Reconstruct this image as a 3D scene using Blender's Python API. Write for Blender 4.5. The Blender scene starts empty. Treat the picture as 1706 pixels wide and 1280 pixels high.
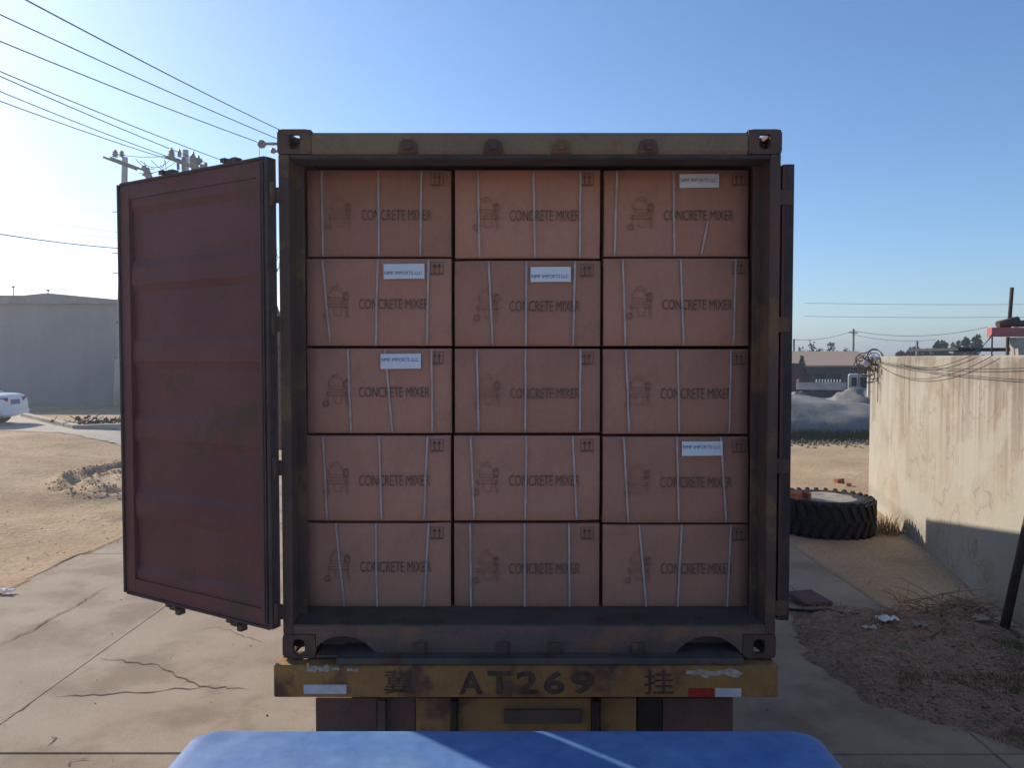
import bpy, math, random
from mathutils import Vector, noise, Matrix
random.seed(7)
R = math.radians
sc = bpy.context.scene
COL = sc.collection

# ------------------------------------------------------------------ camera
CAM = Vector((0.0, 0.0, 2.95)); F = 1250.0; PITCH = math.atan(43.0 / 1250.0)
cd = bpy.data.cameras.new('camera'); cam = bpy.data.objects.new('camera', cd); COL.objects.link(cam)
cd.sensor_width = 36.0; cd.lens = F / 1706.0 * 36.0; cd.clip_start = 0.05; cd.clip_end = 4000
cam.location = CAM; cam.rotation_euler = (R(90) - PITCH, 0, 0)
sc.camera = cam

# ------------------------------------------------------------------ sky, sun, exposure
SUN_EL = R(28.0); SUN_AZ = R(48.8)                    # azimuth left of the viewing direction (+Y)
w = bpy.data.worlds.new('World'); sc.world = w; w.use_nodes = True
nt = w.node_tree; bg = nt.nodes['Background']
sky = nt.nodes.new('ShaderNodeTexSky'); sky.sky_type = 'NISHITA'; sky.sun_disc = False
sky.sun_elevation = SUN_EL; sky.sun_rotation = -SUN_AZ
sky.air_density = 1.0; sky.dust_density = 0.5; sky.ozone_density = 6.0; sky.altitude = 0
nt.links.new(sky.outputs[0], bg.inputs[0]); bg.inputs[1].default_value = 0.084
ld = bpy.data.lights.new('sun', 'SUN'); ld.energy = 2.8; ld.angle = R(0.5); ld.color = (1.0, 0.90, 0.77)
lo = bpy.data.objects.new('sun', ld); COL.objects.link(lo)
sdir = Vector((-math.sin(SUN_AZ) * math.cos(SUN_EL), math.cos(SUN_AZ) * math.cos(SUN_EL), math.sin(SUN_EL)))
lo.rotation_euler = sdir.to_track_quat('Z', 'Y').to_euler(); lo.location = (-20, 20, 20)
vs = sc.view_settings; vs.view_transform = 'Standard'; vs.look = 'None'; vs.exposure = 0.97; vs.gamma = 1.0
sc.cycles.use_denoising = True
sc.cycles.max_bounces = 6
HAZE = 0.0015                                         # air density, per metre

# ------------------------------------------------------------------ helpers
CT, ST = math.cos(PITCH), math.sin(PITCH)
def ray(px, py):
    u = (px - 853.0) / F; v = (640.0 - py) / F
    return Vector((u, CT + v * ST, -ST + v * CT))
def P(px, py, y):                                      # photo direction met at distance y
    d = ray(px, py); return CAM + d * (y / d.y)
def G(px, py, z=0.0):                                  # photo direction met at height z
    d = ray(px, py); return CAM + d * ((z - CAM.z) / d.z)

ORG = {}
def tag(o, label=None, cat=None, group=None, kind=None):
    if label: o['label'] = label
    if cat: o['category'] = cat
    if group: o['group'] = group
    if kind: o['kind'] = kind
    return o
def thing(name, label, cat, loc=(0, 0, 0), group=None):
    o = bpy.data.objects.new(name, None); COL.objects.link(o)
    o.location = loc; o.empty_display_size = 0.1; ORG[o.name] = Vector(loc)
    return tag(o, label, cat, group)

class MB:
    """collects shapes in world coordinates, builds them as one mesh object"""
    def __init__(s): s.v = []; s.f = []; s.m = []; s.sm = []
    def add(s, vs_, fs, mi=0, smooth=False):
        n = len(s.v); s.v += [Vector(q) for q in vs_]
        for f in fs: s.f.append([n + i for i in f]); s.m.append(mi); s.sm.append(smooth)
        return s
    def box(s, c, d, mi=0, rot=None, bev=0.0):
        x, y, z = d[0] / 2, d[1] / 2, d[2] / 2
        if bev <= 0:
            q = [(-x, -y, -z), (x, -y, -z), (x, y, -z), (-x, y, -z), (-x, -y, z), (x, -y, z), (x, y, z), (-x, y, z)]
            fs = [(0, 3, 2, 1), (4, 5, 6, 7), (0, 1, 5, 4), (1, 2, 6, 5), (2, 3, 7, 6), (3, 0, 4, 7)]
        else:
            b = min(bev, x * .49, y * .49, z * .49); q = []; 
            for sx in (-1, 1):
                for sy in (-1, 1):
                    for sz in (-1, 1):
                        q += [(sx * x, sy * (y - b), sz * (z - b)), (sx * (x - b), sy * y, sz * (z - b)), (sx * (x - b), sy * (y - b), sz * z)]
            ix = lambda a, b_, c_, k: ((a > 0) * 4 + (b_ > 0) * 2 + (c_ > 0)) * 3 + k
            fs = []
            for a in (-1, 1):
                fs.append([ix(a, -1, -1, 0), ix(a, a, -1 if a > 0 else 1, 0) if False else ix(a, 1, -1, 0), ix(a, 1, 1, 0), ix(a, -1, 1, 0)][::a])
                fs.append([ix(-1, a, -1, 1), ix(-1, a, 1, 1), ix(1, a, 1, 1), ix(1, a, -1, 1)][::a])
                fs.append([ix(-1, -1, a, 2), ix(1, -1, a, 2), ix(1, 1, a, 2), ix(-1, 1, a, 2)][::a])
            for a in (-1, 1):
                for c_ in (-1, 1):
                    g = a * c_
                    fs.append([ix(a, c_, -1, 0), ix(a, c_, -1, 1), ix(a, c_, 1, 1), ix(a, c_, 1, 0)][::g])
                    fs.append([ix(-1, a, c_, 1), ix(-1, a, c_, 2), ix(1, a, c_, 2), ix(1, a, c_, 1)][::-g] if False else [ix(-1, a, c_, 1), ix(1, a, c_, 1), ix(1, a, c_, 2), ix(-1, a, c_, 2)][::g * -1])
                    fs.append([ix(a, -1, c_, 0), ix(a, 1, c_, 0), ix(a, 1, c_, 2), ix(a, -1, c_, 2)][::g])
            for a in (-1, 1):
                for b_ in (-1, 1):
                    for c_ in (-1, 1):
                        fs.append([ix(a, b_, c_, 0), ix(a, b_, c_, 1), ix(a, b_, c_, 2)][::a * b_ * c_])
        c = Vector(c)
        q = [Vector(p) for p in q]
        if rot is not None: q = [rot @ p for p in q]
        return s.add([c + p for p in q], fs, mi)
    def tube(s, pts, r, n=8, mi=0, cap=True, smooth=True):
        pts = [Vector(p) for p in pts]; rs = r if isinstance(r, (list, tuple)) else [r] * len(pts)
        base = len(s.v); up = None
        for i, p in enumerate(pts):
            t = (pts[min(i + 1, len(pts) - 1)] - pts[max(i - 1, 0)]).normalized()
            if up is None: up = Vector((0, 0, 1)) if abs(t.z) < .9 else Vector((1, 0, 0))
            a = t.cross(up).normalized(); b = a.cross(t).normalized(); up = b
            for k in range(n):
                th = 2 * math.pi * k / n; s.v.append(p + (a * math.cos(th) + b * math.sin(th)) * rs[i])
        for i in range(len(pts) - 1):
            for k in range(n):
                s.f.append([base + i * n + k, base + (i + 1) * n + k, base + (i + 1) * n + (k + 1) % n, base + i * n + (k + 1) % n]); s.m.append(mi); s.sm.append(smooth)
        if cap:
            s.f.append([base + k for k in range(n)]); s.m.append(mi); s.sm.append(False)
            e = base + (len(pts) - 1) * n
            s.f.append([e + k for k in range(n)][::-1]); s.m.append(mi); s.sm.append(False)
        return s
    def lathe(s, prof, n, c=(0, 0, 0), axis='z', mi=0, smooth=True, closed=False):
        c = Vector(c); base = len(s.v); m = len(prof)
        for k in range(n):
            th = 2 * math.pi * k / n
            for (r, h) in prof:
                p = (r * math.cos(th), r * math.sin(th), h)
                if axis == 'x': p = (h, r * math.cos(th), r * math.sin(th))
                if axis == 'y': p = (r * math.cos(th), h, r * math.sin(th))
                s.v.append(c + Vector(p))
        for k in range(n):
            for j in range(m if closed else m - 1):
                a = base + k * m + j; b = base + k * m + (j + 1) % m; d = base + ((k + 1) % n) * m
                s.f.append([a, d + j, d + (j + 1) % m, b]); s.m.append(mi); s.sm.append(smooth)
        return s
    def prism(s, poly, ex, mi=0):                       # poly: 3D outline, ex: extrusion vector
        n = len(poly); poly = [Vector(p) for p in poly]; ex = Vector(ex)
        fs = [list(range(n))[::-1], [n + i for i in range(n)]] + [[i, (i + 1) % n, n + (i + 1) % n, n + i] for i in range(n)]
        return s.add(poly + [p + ex for p in poly], fs, mi)
    def build(s, name, mat, parent=None):
        me = bpy.data.meshes.new(name)
        org = ORG.get(parent.name, Vector()) if parent else Vector()
        me.from_pydata([v - org for v in s.v], [], s.f)
        for mm in (mat if isinstance(mat, (list, tuple)) else [mat]): me.materials.append(mm)
        me.polygons.foreach_set('material_index', s.m); me.polygons.foreach_set('use_smooth', s.sm)
        me.update()
        o = bpy.data.objects.new(name, me); COL.objects.link(o)
        if parent: o.parent = parent; ORG[o.name] = org
        return o

def fbm(x, y, z=0.0, o=4): return noise.fractal(Vector((x, y, z)), 1.0, 2.0, o)
def sstep(t): t = max(0.0, min(1.0, t)); return t * t * (3 - 2 * t)

# ------------------------------------------------------------------ materials
def mat(name, c1, c2=None, scale=3.0, rough=.8, metal=0.0, bump=0.0, bscale=40.0, c3=None, s3=1.0, t3=.55, w3=.12,
        stretch=(1, 1, 1), s3stretch=(1, 1, 1), detail=6.0, rand=0.0, spec=.3, grain=0.0, rough2=None):
    m = bpy.data.materials.new(name); m.use_nodes = True; n = m.node_tree; L = n.links.new
    b = n.nodes['Principled BSDF']; b.inputs['Roughness'].default_value = rough; b.inputs['Metallic'].default_value = metal
    b.inputs['Specular IOR Level'].default_value = spec
    tc = n.nodes.new('ShaderNodeTexCoord')
    def nz(sc_, st, det=detail):
        mp = n.nodes.new('ShaderNodeMapping'); mp.inputs['Scale'].default_value = st; L(tc.outputs['Object'], mp.inputs['Vector'])
        t = n.nodes.new('ShaderNodeTexNoise'); t.inputs['Scale'].default_value = sc_; t.inputs['Detail'].default_value = det
        t.inputs['Roughness'].default_value = .6; L(mp.outputs[0], t.inputs['Vector']); return t
    def mix(fac, a, bb):
        x = n.nodes.new('ShaderNodeMix'); x.data_type = 'RGBA'
        if hasattr(fac, 'node'): L(fac, x.inputs[0])
        else: x.inputs[0].default_value = fac
        for i, q in ((6, a), (7, bb)):
            if hasattr(q, 'node'): L(q, x.inputs[i])
            else: x.inputs[i].default_value = (*q, 1)
        return x.outputs[2]
    def ramp(src, lo_, hi_):
        r = n.nodes.new('ShaderNodeMapRange'); r.interpolation_type = 'SMOOTHSTEP'
        r.inputs[1].default_value = lo_; r.inputs[2].default_value = hi_; L(src, r.inputs[0]); return r.outputs[0]
    colr = c1
    if c2:
        f = ramp(nz(scale, stretch).outputs['Fac'], .34, .66); colr = mix(f, c1, c2)
    if c3:
        f3 = ramp(nz(s3, s3stretch).outputs['Fac'], t3 - w3 / 2, t3 + w3 / 2); colr = mix(f3, colr, c3)
        if rough2 is not None:
            rr = n.nodes.new('ShaderNodeMapRange'); rr.inputs[3].default_value = rough; rr.inputs[4].default_value = rough2
            L(f3, rr.inputs[0]); L(rr.outputs[0], b.inputs['Roughness'])
    if grain:
        g = nz(bscale * 2.3, (1, 1, 1), 3).outputs['Fac']
        hv = n.nodes.new('ShaderNodeHueSaturation')
        gr = n.nodes.new('ShaderNodeMapRange'); gr.inputs[1].default_value = .3; gr.inputs[2].default_value = .7
        gr.inputs[3].default_value = 1 - grain; gr.inputs[4].default_value = 1 + grain; L(g, gr.inputs[0]); L(gr.outputs[0], hv.inputs['Value'])
        if hasattr(colr, 'node'): L(colr, hv.inputs['Color'])
        else: hv.inputs['Color'].default_value = (*colr, 1)
        colr = hv.outputs[0]
    if rand:
        oi = n.nodes.new('ShaderNodeObjectInfo'); hv = n.nodes.new('ShaderNodeHueSaturation')
        gr = n.nodes.new('ShaderNodeMapRange'); gr.inputs[3].default_value = 1 - rand; gr.inputs[4].default_value = 1 + rand
        L(oi.outputs['Random'], gr.inputs[0]); L(gr.outputs[0], hv.inputs['Value'])
        if hasattr(colr, 'node'): L(colr, hv.inputs['Color'])
        else: hv.inputs['Color'].default_value = (*colr, 1)
        colr = hv.outputs[0]
    if hasattr(colr, 'node'): L(colr, b.inputs['Base Color'])
    else: b.inputs['Base Color'].default_value = (*colr, 1)
    if bump:
        bp = n.nodes.new('ShaderNodeBump'); bp.inputs['Strength'].default_value = 1.0; bp.inputs['Distance'].default_value = bump
        L(nz(bscale, (1, 1, 1), 5).outputs['Fac'], bp.inputs['Height']); L(bp.outputs[0], b.inputs['Normal'])
    return m

M = {}
M['dirt'] = mat('dirt', (.42, .295, .17), (.52, .38, .235), .9, .95, bump=.025, bscale=9, c3=(.35, .24, .145), s3=.45, t3=.56, w3=.2, grain=.22, spec=.1)
M['turned'] = mat('turned_soil', (.30, .20, .125), (.38, .265, .17), 5, .95, rand=.1, grain=.2, spec=.1)
M['concrete'] = mat('slab_concrete', (.345, .272, .198), (.395, .317, .235), 1.1, .9, bump=.003, bscale=35, c3=(.275, .21, .148), s3=1.2, t3=.55, w3=.2, rand=.05, grain=.13, spec=.15)
M['crack'] = mat('crack_dirt', (.13, .10, .08), (.2, .155, .115), 14, .95, spec=.1)
M['path'] = mat('pale_path', (.50, .44, .35), (.43, .37, .29), 1.2, .9, grain=.08, bump=.006, bscale=20, spec=.1)
M['soil'] = mat('litter_soil', (.29, .185, .135), (.37, .25, .185), 3.5, .95, bump=.03, bscale=22, c3=(.19, .165, .10), s3=1.3, t3=.60, w3=.15, grain=.3, spec=.1)
M['leaf_dead'] = mat('dead_leaf', (.30, .19, .125), (.44, .29, .20), 9, .9, spec=.1)
M['grass'] = mat('weed_green', (.17, .17, .06), (.24, .215, .09), 6, .8, spec=.2)
M['straw'] = mat('dry_stalk', (.30, .22, .13), (.20, .14, .085), 6, .9, spec=.1)
M['maroon'] = mat('container_paint', (.135, .052, .050), (.165, .066, .060), 2.2, .55, bump=.002, bscale=25, c3=(.125, .075, .05), s3=2.6, t3=.60, w3=.12, grain=.08, rough2=.85, spec=.14)
M['frame'] = mat('container_frame_paint', (.135, .078, .058), (.10, .06, .05), 3.0, .6, bump=.002, bscale=30, c3=(.20, .115, .06), s3=3.5, t3=.58, w3=.1, grain=.1, rough2=.85, spec=.14)
M['header'] = mat('header_paint', (.26, .175, .10), (.21, .145, .088), 3.0, .65, bump=.002, bscale=30, c3=(.26, .13, .07), s3=4.5, t3=.62, w3=.1, grain=.1, spec=.14)
M['sill'] = mat('sill_paint', (.21, .125, .095), (.15, .095, .08), 3.0, .65, bump=.003, bscale=30, c3=(.26, .13, .07), s3=4.5, t3=.6, w3=.12, stretch=(1, 1, 3), grain=.12, spec=.14)
M['steel'] = mat('dull_steel', (.13, .105, .09), (.09, .075, .065), 5, .7, metal=.1, spec=.15, bump=.001, bscale=60, c3=(.10, .055, .035), s3=6, t3=.6, w3=.12)
M['rubber'] = mat('rubber', (.022, .022, .024), (.035, .033, .032), 8, .75, bump=.002, bscale=60, spec=.25)
M['gasket'] = mat('gasket', (.055, .042, .04), (.085, .065, .058), 6, .6, spec=.14)
M['dark'] = mat('dark_steel', (.022, .018, .018), (.035, .028, .024), 6, .7)
M['wood'] = mat('floor_plywood', (.09, .065, .045), (.13, .09, .06), 6, .8, stretch=(6, 1, 1))
M['card'] = mat('cardboard', (.54, .25, .165), (.48, .22, .147), 1.6, .85, bump=.0012, bscale=18, c3=(.44, .21, .14), s3=3.0, t3=.58, w3=.2, rand=.13, grain=.05, spec=.2)
M['ink'] = mat('print_ink', (.14, .082, .062), (.24, .13, .09), 45, .8)
M['stencil'] = mat('stencil_black', (.05, .032, .028), (.12, .065, .04), 22, .7)
M['ink2'] = mat('print_line', (.37, .18, .12), (.45, .21, .14), 30, .8)
M['strap'] = mat('white_strap', (.56, .48, .45), (.42, .34, .31), 14, .35, spec=.4)
M['paper'] = mat('white_paper', (.83, .83, .86), (.78, .78, .82), 5, .7)
M['ink3'] = mat('label_ink', (.13, .13, .16), None)
M['bumper'] = mat('trailer_paint', (.36, .19, .055), (.29, .14, .05), 4.0, .6, bump=.002, bscale=40, c3=(.13, .06, .045), s3=3.6, t3=.555, w3=.16, grain=.12, rough2=.85)
M['bumper2'] = mat('trailer_panel_paint', (.31, .19, .07), (.24, .14, .06), 3.0, .65, bump=.002, bscale=40, c3=(.13, .07, .05), s3=3.4, t3=.57, w3=.14, grain=.1, rough2=.85)
M['brown'] = mat('mud_flap', (.11, .062, .055), (.14, .08, .068), 5, .8, bump=.003, bscale=20, grain=.1)
M['refl_red'] = mat('red_reflector', (.45, .03, .025), (.32, .025, .02), 20, .35)
M['refl_white'] = mat('white_reflector', (.62, .62, .66), (.5, .5, .52), 20, .35)
M['chip'] = mat('chipped_paint', (.5, .45, .4), (.33, .27, .22), 30, .8)
M['blue'] = mat('blue_paint', (.05, .15, .38), (.075, .18, .43), 4.0, .5, bump=.002, bscale=8, c3=(.15, .27, .46), s3=5, t3=.55, w3=.7, s3stretch=(1, 1, 1), grain=.12, spec=.4, rough2=.7)
M['glass'] = mat('dark_glass', (.02, .025, .03), None, rough=.08, spec=.6)
M['wall'] = None
M['tarp'] = mat('grey_tarp', (.19, .18, .155), (.24, .228, .195), 1.0, .75, bump=.02, bscale=4, c3=(.14, .132, .117), s3=.8, t3=.6, w3=.2)
M['stone'] = mat('rubble', (.17, .145, .115), (.27, .23, .18), 5, .95, bump=.01, bscale=20, rand=.2, grain=.1)
M['brick'] = mat('orange_brick', (.48, .19, .085), (.40, .15, .07), 9, .9, bump=.003, bscale=60, rand=.15, grain=.12)
M['pole'] = mat('pole_concrete', (.40, .38, .36), (.33, .31, .30), 3, .9, grain=.06, bump=.004, bscale=30)
M['wire'] = mat('wire_black', (.02, .02, .024), None, rough=.6)
M['porcelain'] = mat('insulator', (.085, .06, .05), (.13, .10, .09), 5, .3)
M['galv'] = mat('galvanised', (.12, .12, .125), (.17, .17, .17), 6, .6, metal=.3)
M['plaster'] = mat('building_plaster', (.31, .30, .295), (.26, .25, .245), .35, .95, c3=(.24, .23, .225), s3=.16, t3=.58, w3=.2, stretch=(1, 1, .5), grain=.05, bump=.01, bscale=6)
M['roofgrey'] = mat('grey_roof', (.27, .26, .25), (.22, .21, .20), 1.5, .9, grain=.06)
M['roofpink'] = mat('dusty_pink_roof', (.40, .27, .205), (.34, .255, .175), .25, .9, grain=.06, stretch=(.3, 1, 1))
M['darkwall'] = mat('dark_shed_wall', (.06, .06, .062), (.09, .085, .08), .6, .9, grain=.08)
M['redwall'] = mat('red_sheet', (.09, .035, .035), (.065, .028, .03), 1, .8)
M['carwhite'] = mat('car_white', (.76, .77, .80), None, rough=.25, spec=.5)
M['truckwhite'] = mat('truck_white', (.36, .36, .36), (.27, .265, .26), 2, .5, spec=.4)
M['tail'] = mat('tail_lamp', (.25, .012, .012), None, rough=.15, spec=.6)
M['plate'] = mat('licence_plate', (.10, .13, .26), (.14, .18, .32), 10, .4)
M['redbeam'] = mat('red_steel_beam', (.52, .15, .13), (.44, .12, .105), 2.0, .6, c3=(.40, .2, .17), s3=3, t3=.6, w3=.2, grain=.05)
M['timber'] = mat('old_timber', (.07, .05, .04), (.10, .075, .06), 4, .9, bump=.003, bscale=20)
M['bark'] = mat('bark', (.09, .07, .055), (.13, .105, .085), 6, .95, bump=.01, bscale=20)
M['needle'] = mat('dark_foliage', (.028, .045, .022), (.05, .065, .03), .8, .8, spec=.15)
M['olive'] = mat('winter_foliage', (.10, .09, .055), (.07, .075, .04), .8, .9, spec=.1)
M['ash'] = mat('ash_fill', (.36, .33, .28), (.29, .26, .21), 6, .95, bump=.015, bscale=25, grain=.15)

def wall_material():
    m = mat('stained_wall_concrete', (.405, .365, .30), (.36, .325, .255), .7, .92, bump=.006, bscale=14, grain=.05, spec=.15,
            c3=(.35, .285, .205), s3=.55, t3=.56, w3=.25)
    n = m.node_tree; L = n.links.new; b = n.nodes['Principled BSDF']
    src = b.inputs['Base Color'].links[0].from_socket
    tc = n.nodes.new('ShaderNodeTexCoord'); sep = n.nodes.new('ShaderNodeSeparateXYZ'); L(tc.outputs['Object'], sep.inputs[0])
    # rain streaks: noise drawn out along the height, strongest under the coping
    mp = n.nodes.new('ShaderNodeMapping'); mp.inputs['Scale'].default_value = (5.5, 5.5, .22); L(tc.outputs['Object'], mp.inputs[0])
    tx = n.nodes.new('ShaderNodeTexNoise'); tx.inputs['Scale'].default_value = 1.0; tx.inputs['Detail'].default_value = 5; tx.inputs['Roughness'].default_value = .65; L(mp.outputs[0], tx.inputs['Vector'])
    r1 = n.nodes.new('ShaderNodeMapRange'); r1.inputs[1].default_value = .46; r1.inputs[2].default_value = .60; L(tx.outputs['Fac'], r1.inputs[0])
    r2 = n.nodes.new('ShaderNodeMapRange'); r2.inputs[1].default_value = 1.0; r2.inputs[2].default_value = 2.8; L(sep.outputs['Z'], r2.inputs[0])
    mu = n.nodes.new('ShaderNodeMath'); mu.operation = 'MULTIPLY'; L(r1.outputs[0], mu.inputs[0]); L(r2.outputs[0], mu.inputs[1])
    m2 = n.nodes.new('ShaderNodeMath'); m2.operation = 'MULTIPLY'; m2.inputs[1].default_value = .75; L(mu.outputs[0], m2.inputs[0])
    x = n.nodes.new('ShaderNodeMix'); x.data_type = 'RGBA'; L(m2.outputs[0], x.inputs[0]); L(src, x.inputs[6]); x.inputs[7].default_value = (.165, .125, .092, 1)
    # a band of grime along the coping
    t2 = n.nodes.new('ShaderNodeTexNoise'); t2.inputs['Scale'].default_value = 2.5; L(tc.outputs['Object'], t2.inputs['Vector'])
    ad = n.nodes.new('ShaderNodeMath'); ad.operation = 'MULTIPLY_ADD'; ad.inputs[1].default_value = .9; L(t2.outputs['Fac'], ad.inputs[0]); L(sep.outputs['Z'], ad.inputs[2])
    r3 = n.nodes.new('ShaderNodeMapRange'); r3.inputs[1].default_value = 2.85; r3.inputs[2].default_value = 3.4; r3.inputs[4].default_value = .55; L(ad.outputs[0], r3.inputs[0])
    y = n.nodes.new('ShaderNodeMix'); y.data_type = 'RGBA'; L(r3.outputs[0], y.inputs[0]); L(x.outputs[2], y.inputs[6]); y.inputs[7].default_value = (.19, .15, .115, 1)
    # patches of later render and a long wavering crack
    t4 = n.nodes.new('ShaderNodeTexNoise'); t4.inputs['Scale'].default_value = .9; t4.inputs['Detail'].default_value = 8; t4.inputs['Roughness'].default_value = .55; L(tc.outputs['Object'], t4.inputs['Vector'])
    r4 = n.nodes.new('ShaderNodeMapRange'); r4.inputs[1].default_value = .53; r4.inputs[2].default_value = .57; r4.inputs[4].default_value = .5; L(t4.outputs['Fac'], r4.inputs[0])
    z4 = n.nodes.new('ShaderNodeMix'); z4.data_type = 'RGBA'; L(r4.outputs[0], z4.inputs[0]); L(y.outputs[2], z4.inputs[6]); z4.inputs[7].default_value = (.42, .40, .33, 1)
    r5 = n.nodes.new('ShaderNodeMapRange'); r5.inputs[1].default_value = .0; r5.inputs[2].default_value = .010; r5.inputs[3].default_value = .55; r5.inputs[4].default_value = 0
    sb = n.nodes.new('ShaderNodeMath'); sb.operation = 'SUBTRACT'; sb.inputs[1].default_value = .47; L(t4.outputs['Fac'], sb.inputs[0]); ab = n.nodes.new('ShaderNodeMath'); ab.operation = 'ABSOLUTE'; L(sb.outputs[0], ab.inputs[0]); L(ab.outputs[0], r5.inputs[0])
    z5 = n.nodes.new('ShaderNodeMix'); z5.data_type = 'RGBA'; L(r5.outputs[0], z5.inputs[0]); L(z4.outputs[2], z5.inputs[6]); z5.inputs[7].default_value = (.20, .16, .12, 1)
    L(z5.outputs[2], b.inputs['Base Color'])
    return m
M['wall'] = wall_material()

def text_mesh(s, bold=0.0):
    c = bpy.data.curves.new('txt', 'FONT'); c.body = s; c.size = 1.0; c.offset = bold; c.resolution_u = 3
    o = bpy.data.objects.new('txt', c); COL.objects.link(o)
    dg = bpy.context.evaluated_depsgraph_get(); me = bpy.data.meshes.new_from_object(o.evaluated_get(dg))
    bpy.data.objects.remove(o); bpy.data.curves.remove(c)
    return me
def text_part(name, s, x0, x1, z0, z1, y, m, parent, bold=0.0):
    """flat lettering in the XZ plane facing -Y, fitted to the given box"""
    me = text_mesh(s, bold)
    xs = [v.co.x for v in me.vertices]; ys = [v.co.y for v in me.vertices]
    ax, bx, ay, by = min(xs), max(xs), min(ys), max(ys); org = ORG.get(parent.name, Vector()) if parent else Vector()
    for v in me.vertices:
        v.co = Vector((x0 + (v.co.x - ax) / (bx - ax) * (x1 - x0), y, z0 + (v.co.y - ay) / (by - ay) * (z1 - z0))) - org
    me.materials.clear(); me.materials.append(m); me.name = name
    o = bpy.data.objects.new(name, me); COL.objects.link(o); o.parent = parent; ORG[o.name] = org
    return o
def strips(mb, pts, wd, y, th=.0015):
    """a flat line of width wd in the XZ plane at y"""
    for (a, b) in zip(pts[:-1], pts[1:]):
        a = Vector((a[0], 0, a[1])); b = Vector((b[0], 0, b[1])); t = (b - a).normalized(); q = Vector((-t.z, 0, t.x)) * wd / 2
        e = t * wd * .4; Y = Vector((0, y, 0))
        mb.add([a - e - q + Y, b + e - q + Y, b + e + q + Y, a - e + q + Y], [(0, 1, 2, 3)])

# ================================================================== THE SETTING
ROAD_L, ROAD_R = -6.5, 4.4
def zrise(x): return .7 * sstep((-6.6 - x) / 7.5)
RUT = G(232, 792, .22)
def zground(x, y):
    drift = .16 + .30 * fbm(y * .8, 2.2, 0, 4)
    if ROAD_L + .01 < x < ROAD_R - .01 and y < 66:
        return .007 + .004 * noise.noise(Vector((x * 6, y * 6, 0))) if x < ROAD_L + drift else -.10
    n = fbm(x * .55, y * .55, 3.1, 5) * .035 + fbm(x * 2.3, y * 2.3, 8.0, 3) * .012
    z = zrise(x) + n
    if x < ROAD_L:
        e = sstep((ROAD_L - x) / .5); z = zrise(x) + .010 + n * e
        rx, ry = x - RUT.x, (y - RUT.y) * .55; r = math.hypot(rx, ry); a = math.atan2(ry, rx)
        if r < 3:
            lump = .6 + .8 * noise.noise(Vector((x * 4, y * 4, 1)))
            if a < 1.0 or True:
                z += .13 * math.exp(-((r - 1.3) / .14) ** 2) * lump + .13 * math.exp(-((r - .8) / .13) ** 2) * lump
                z -= .10 * math.exp(-((r - 1.05) / .12) ** 2) - .16 * math.exp(-(r / .40) ** 2) * (.8 + .5 * lump)
                z += .03 * noise.noise(Vector((x * 9, y * 9, 4))) * sstep((2.0 - r) / .5)
        f = sstep((y - 21) / 4) * sstep((-8 - x) / 3); z = z * (1 - f) + zrise(x) * f
    else:
        e = sstep((x - ROAD_R) / .4); z = .004 + n * e * .7
    return z
def axis_vals(a, b, step, far):
    v = []; x = a
    while x < b - 1e-6: v.append(x); x += step
    v.append(b); s = step; x = b
    while x < far: s *= 1.35; x += s; v.append(x)
    s = step; x = a
    while x > -far: s *= 1.35; x -= s; v.insert(0, x)
    return v
gx = sorted(set([round(q, 4) for q in axis_vals(-19.0, 9.4, .14, 700)] + [ROAD_L, ROAD_L + .02, ROAD_R, ROAD_R - .02]))
gy = axis_vals(4.0, 26.0, .15, 700)
mb = MB()
vs_ = [(x, y, zground(x, y)) for y in gy for x in gx]; W_ = len(gx)
fs_ = [(j * W_ + i, j * W_ + i + 1, (j + 1) * W_ + i + 1, (j + 1) * W_ + i) for j in range(len(gy) - 1) for i in range(W_ - 1)]
mb.add(vs_, fs_, 0, True)
tag(mb.build('ground', M['dirt']), kind='structure')

# concrete road of cast slabs
road = thing('concrete_road', None, None); tag(road, kind='structure')
xs = [ROAD_L, -4.12, -.45, 3.6, ROAD_R]; ys = [5.5 + 5.75 * k for k in range(-3, 11)]
for j in range(len(ys) - 1):
    for i in range(4):
        g = .006 + random.random() * .004; dz = random.uniform(-.006, .004)
        b = MB(); b.box(((xs[i] + xs[i + 1]) / 2, (ys[j] + ys[j + 1]) / 2, -.06 + dz), (xs[i + 1] - xs[i] - g, ys[j + 1] - ys[j] - g, .12), bev=.008)
        b.build('slab', M['concrete'], road)
def crack(pts, wd=.016, seed=1, parent=road, z=.0065):
    """a ragged dirt-filled crack lying in the slab surface"""
    rnd = random.Random(seed); P3 = []
    for (a, b) in zip(pts[:-1], pts[1:]):
        a = G(*a); b = G(*b); k = max(2, int((b - a).length / .07))
        for q in range(k):
            p = a.lerp(b, q / k); P3.append(p + Vector((rnd.uniform(-.025, .025), rnd.uniform(-.03, .03), 0)))
    P3.append(G(*pts[-1])); m_ = MB(); V = []
    for i, p in enumerate(P3):
        t = (P3[min(i + 1, len(P3) - 1)] - P3[max(0, i - 1)]).normalized(); q = Vector((-t.y, t.x, 0))
        ww = wd * .55 * rnd.uniform(.25, 1.2) * min(1, 6 * i / len(P3) + .1, 6 * (len(P3) - 1 - i) / len(P3) + .1)
        V += [Vector((p.x, p.y, z)) + q * ww, Vector((p.x, p.y, z)) - q * ww]
    m_.add(V, [(2 * i, 2 * i + 1, 2 * i + 3, 2 * i + 2) for i in range(len(P3) - 1)])
    return m_.build('crack', M['crack'], parent)
crack([(165, 1099), (215, 1103), (262, 1110), (300, 1128), (345, 1146), (420, 1150)], .022, 1)
crack([(84, 1160), (120, 1161), (170, 1158), (220, 1156), (290, 1150), (360, 1144)], .016, 2)
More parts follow.
